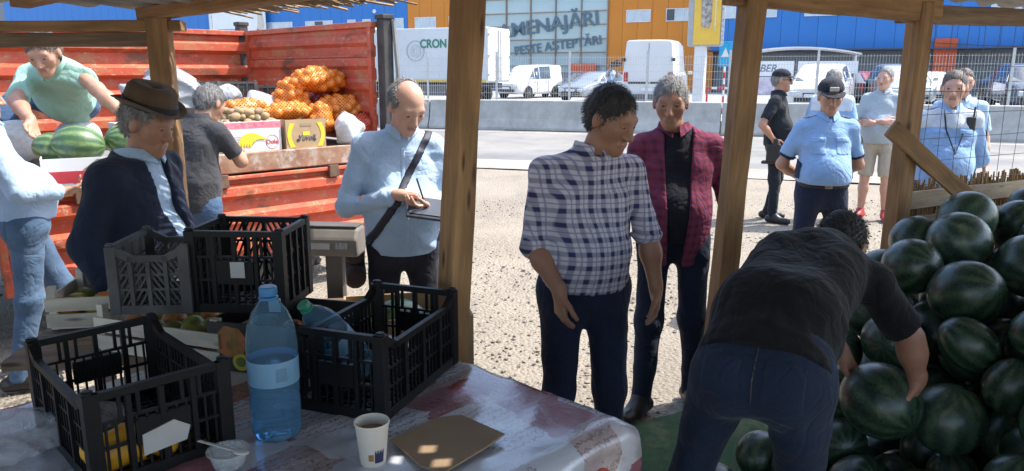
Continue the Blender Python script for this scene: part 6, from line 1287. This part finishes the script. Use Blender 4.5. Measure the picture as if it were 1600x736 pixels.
# ------------------------------------------------------------------ the officers and others by the road
def uniform(t, fr, J, s, yoke=None, badge=True, pockets=True):
    f, u, lat, fwd, sp = fr
    for k in (-1, 1):
        c = J['chest'] * .0 + J['neck'] * .45 + J['sh' + 'ab'[k > 0]] * .55; c = surf(c, sp) + sp * .002
        MB().bar(mb_pt(surf(c - lat * k * .04, sp) + sp * .003), mb_pt(surf(c + lat * k * .06, sp) + sp * .003), .045, .010).build('epaulette', EPA, t, bevel=.003)
        if pockets:
            c0 = J['chest'] + lat * k * .085 * s
            for nm, off, hh, dz in (('pocket', .004, .055, -.01), ('pocket_flap', .007, .018, .035)):
                c = c0 + sp * dz; cloth_patch(nm, off, [(c + sp * hh, sp), (c - sp * hh, -sp), (c + lat * .05, lat), (c - lat * .05, -lat), (c + fwd * .02, -fwd)], POLS, t, .008, surf(c, fwd), .09)
    if badge:
        c = J['shb'] * .62 + J['elb'] * .38 + lat * 0; c = surf(c, lat, .2); MB().lathe([(.0001, .006), (.03, .004), (.033, 0)], 14, mb_pt(c), Matrix(tuple(tuple(x) for x in np.array([sp, fwd, lat]).T))).build('arm_badge', mat('badge_gold', (.22, .17, .06), (.05, .05, .09), 60, .5), t)
    mb = MB()
    for i in range(6): mb.lathe([(.006, 0), (.006, .004)], 8, mb_pt(surf(J['chest'] + sp * (.12 - .065 * i) * s, fwd) - fwd * .001), Matrix(tuple(tuple(x) for x in np.array([lat, sp, fwd]).T)))
    mb.build('button_row', mat('button_pale', (.5, .55, .62)), t)
def peaked_cap(t, P, fr, m, badge=None, name='cap'):
    f, u, lat = fr[0], fr[1], fr[2]; A = Matrix(tuple(tuple(x) for x in np.array([np.cross(f, u), f, u]).T)); F = Field(.02); F.ell(P(0, -.014, .062), V3(.088, .108, .078), np.array([np.cross(f, u), f, u])); F.cut(P(0, 0, .045), -u + f * .12); c = link(name, F.mesh(name, .009), m, t)
    mb = MB(); n = 12
    for h_ in (0, .005):
        for i in range(n + 1):
            a = math.pi * i / n; mb.v.append(mb_pt(P(.078 * math.cos(a), .066 + .0 * math.sin(a), .05) + u * h_)); mb.v.append(mb_pt(P(.082 * math.cos(a), .075 + .085 * math.sin(a), .046 - .018 * math.sin(a)) + u * h_))
    q = 2 * (n + 1)
    for b in (0, q): mb.f += [(b + 2 * i, b + 2 * i + 1, b + 2 * i + 3, b + 2 * i + 2) for i in range(n)]
    mb.f += [(2 * i + 1, 2 * i + 3, q + 2 * i + 3, q + 2 * i + 1) for i in range(n)]; mb.build('visor', m, c, smooth=True)
    if badge: MB().box(mb_pt(P(0, .092, .078)), (.06, .01, .03), A).build('cap_badge', badge, c, bevel=.003)
G2 = 'people standing by the road'
CAPM = fabric('cap_navy', (.02, .022, .032)); BDG = mat('cap_badge_pale', (.55, .53, .46))
# officer facing the camera, hands behind his back
J = base_pose(1.70, .16); setj(J, ela=(-.27, .09, 1.10), elb=(.27, .09, 1.10), wra=(-.09, .20, .98), wrb=(.09, .21, .99), hda=(.8, .1, -.3), hdb=(-.8, .1, -.3), face=(-.1, -1, -.2))
t, P, fr = person('police officer in short-sleeved blue shirt and cap, hands behind his back', (2.22, 5.45, 0), R(-4), J, 1.70, SKIN, POLS, .80, 1.015, NAVT, None, LEA, HGRY, .02, .05, True, res=1.2, seed=11, group=G2); uniform(t, fr, J, .97); peaked_cap(t, P, fr, CAPM, BDG)
for k in ('a', 'b'):
    e = J['sh' + k] + (J['el' + k] - J['sh' + k]) * .80; d = nrm(J['el' + k] - J['sh' + k]); o_ = fr[2] * (1 if k == 'b' else -1); cloth_patch('cuff_band', .005, [(e - d * .025, -d), (J['sh' + k] + o_ * -.03, -o_)], NAVT, t, .011, e, .12)
# officer on the right in long sleeves, radio on the chest
J = base_pose(1.76, .14); setj(J, ela=(-.27, .08, 1.14), elb=(.275, .09, 1.12), wra=(-.08, .20, 1.0), wrb=(.08, .21, 1.0), hda=(.8, .1, -.3), hdb=(-.8, .1, -.3), face=(-.35, -.95, -.1))
t, P, fr = person('police officer in long-sleeved blue shirt with a radio, behind the timber brace', (3.16, 5.60, 0), R(-10), J, 1.76, SKIN3, POLS, 1.93, .92, NAVT, None, LEA, HBRN, .02, .03, True, res=1.2, seed=12, group=G2); uniform(t, fr, J, 1.0)
f, u, lat, fwd, sp = fr; cloth_patch('pale_yoke', .004, [(J['chest'] + sp * .055, -sp), (J['shb'] + lat * .035, lat), (J['sha'] - lat * .035, -lat)], PLW, t)
r_ = thing('police_radio', 'black two-way radio with coiled cord clipped to the right officer\'s chest', 'radio', (3.16, 5.60, 0), R(-10)); q = surf(J['chest'] + lat * .12 + sp * .09, fwd) + fwd * .012; A = Matrix(tuple(tuple(x) for x in np.array([lat, fwd, sp]).T)); MB().box(mb_pt(q), (.055, .035, .10), A).build('body', BLKP, r_, bevel=.006); MB().tube([mb_pt(q + sp * .05 + lat * .015), mb_pt(q + sp * .12 + lat * .018)], .007, 8).build('antenna', BLKP, r_); MB().tube([mb_pt(J['neck'] - lat * .06 + fwd * .07), mb_pt(surf(J['chest'] - lat * .05 + sp * .05, fwd) + fwd * .006), mb_pt(surf(J['chest'] - sp * .12, fwd) + fwd * .008), mb_pt(surf(J['chest'] + lat * .06 + sp * .02, fwd) + fwd * .006)], .006, 6).build('cord', BLKP, r_)
# officer in tactical black with a cap, side on
J = base_pose(1.78, .12); setj(J, ela=(-.30, .12, 1.16), wra=(-.20, .0, .99), hda=(.2, -.5, -.8), pna=(.9, 0, .1), elb=(.27, .05, 1.15), wrb=(.20, -.05, .95), face=(.1, -1, -.05), anb=(.16, .08, .085), toeb=(.2, -.12, .035), ana=(-.13, -.04, .085))
t, P, fr = person('officer in dark tactical uniform and cap with sunglasses, hand on hip', (3.12, 9.1, 0), R(62), J, 1.78, SKIN, TACT, .80, .88, TACT, None, LEA, HGRY, .02, .02, True, res=1.45, seed=13, group=G2, glasses=True); peaked_cap(t, P, fr, CAPM, BDG)
hz_ = MB().box((-.20, -.01, .83), (.07, .16, .22)).build('thigh_holster', LEA, t, bevel=.02); MB().box((-.215, -.03, .95), (.05, .05, .10)).build('holster_grip', BLKP, t, bevel=.01); MB().box((-.17, .0, .72), (.10, .24, .035)).build('thigh_strap', LEA, t, bevel=.01)
# officer with pale shirt seen from behind
J = base_pose(1.78, .13); setj(J, face=(-.35, -1, -.1))
t, P, fr = person('officer with grey hair in a pale blue shirt seen from behind', (3.60, 8.75, 0), R(150), J, 1.80, SKIN, POLS, .80, .90, NAVT, None, LEA, HGRY, .02, .03, True, res=1.45, seed=14, group=G2); f, u, lat, fwd, sp = fr; cloth_patch('pale_yoke', .004, [(J['chest'] + sp * .01, -sp), (J['shb'] + lat * .035, lat), (J['sha'] - lat * .035, -lat)], PLW, t, .015)
# man in grey polo with crossed arms
J = base_pose(1.80, .13); setj(J, ela=(-.27, -.03, 1.15), elb=(.27, -.03, 1.15), wra=(.06, -.24, 1.19), wrb=(-.07, -.21, 1.17), hda=(1, .12, -.1), hdb=(-1, .2, 0), pna=(0, .9, -.2), pnb=(0, .9, -.2), face=(-.3, -1, -.05))
t, P, fr = person('man in grey polo and khaki shorts standing with crossed arms', (4.38, 9.2, 0), R(-32), J, 1.80, SKIN3, GRYP, .82, .90, None, KHA, mat('red_trainer', (.45, .03, .03), rough=.5), HGRY, .045, .055, False, res=1.4, seed=15, group=G2); MB().box((.235, -.02, .70), (.04, .13, .18)).build('pocket_wallet', mat('teal_pouch', (.03, .06, .09)), t, bevel=.008)
# half hidden person behind the right officer, cameraman by the van
J = base_pose(1.78, .13); person('person almost hidden behind the officer with the radio, only head and shoulder showing', (4.12, 7.15, 0), R(-15), J, 1.78, SKIN3, LBS, .8, .9, NAVT, None, LEA, HBRN, .02, .0, False, res=1.5, seed=16, group=G2)
J = base_pose(1.75, .13); setj(J, ela=(-.26, -.10, 1.25), wra=(-.10, -.20, 1.52), elb=(.26, -.12, 1.2), wrb=(.06, -.30, 1.48), hda=(.2, -.5, .8), hdb=(-.2, -.6, .7)); person('cameraman in pale checked shirt filming beside the white van', (4.05, 32.2, .35), R(30), J, 1.75, SKIN, LBS2, .8, .88, JEAN, None, LEA, HBRN, .02, .0, False, res=2.2, seed=17, group=G2)
t = thing('video_camera', 'shoulder video camera held up by the man beside the white van', 'camera', (4.05, 32.2, .35), R(30)); MB().box((-.02, -.30, 1.72), (.14, .40, .20)).build('body', BLKP, t, bevel=.02); MB().lathe([(.06, 0), (.075, .16)], 14, (-.02, -.50, 1.72), Matrix.Rotation(R(90), 3, 'X')).build('lens', BLKP, t); MB().box((.06, -.30, 1.86), (.05, .20, .05)).build('handle', BLKP, t)
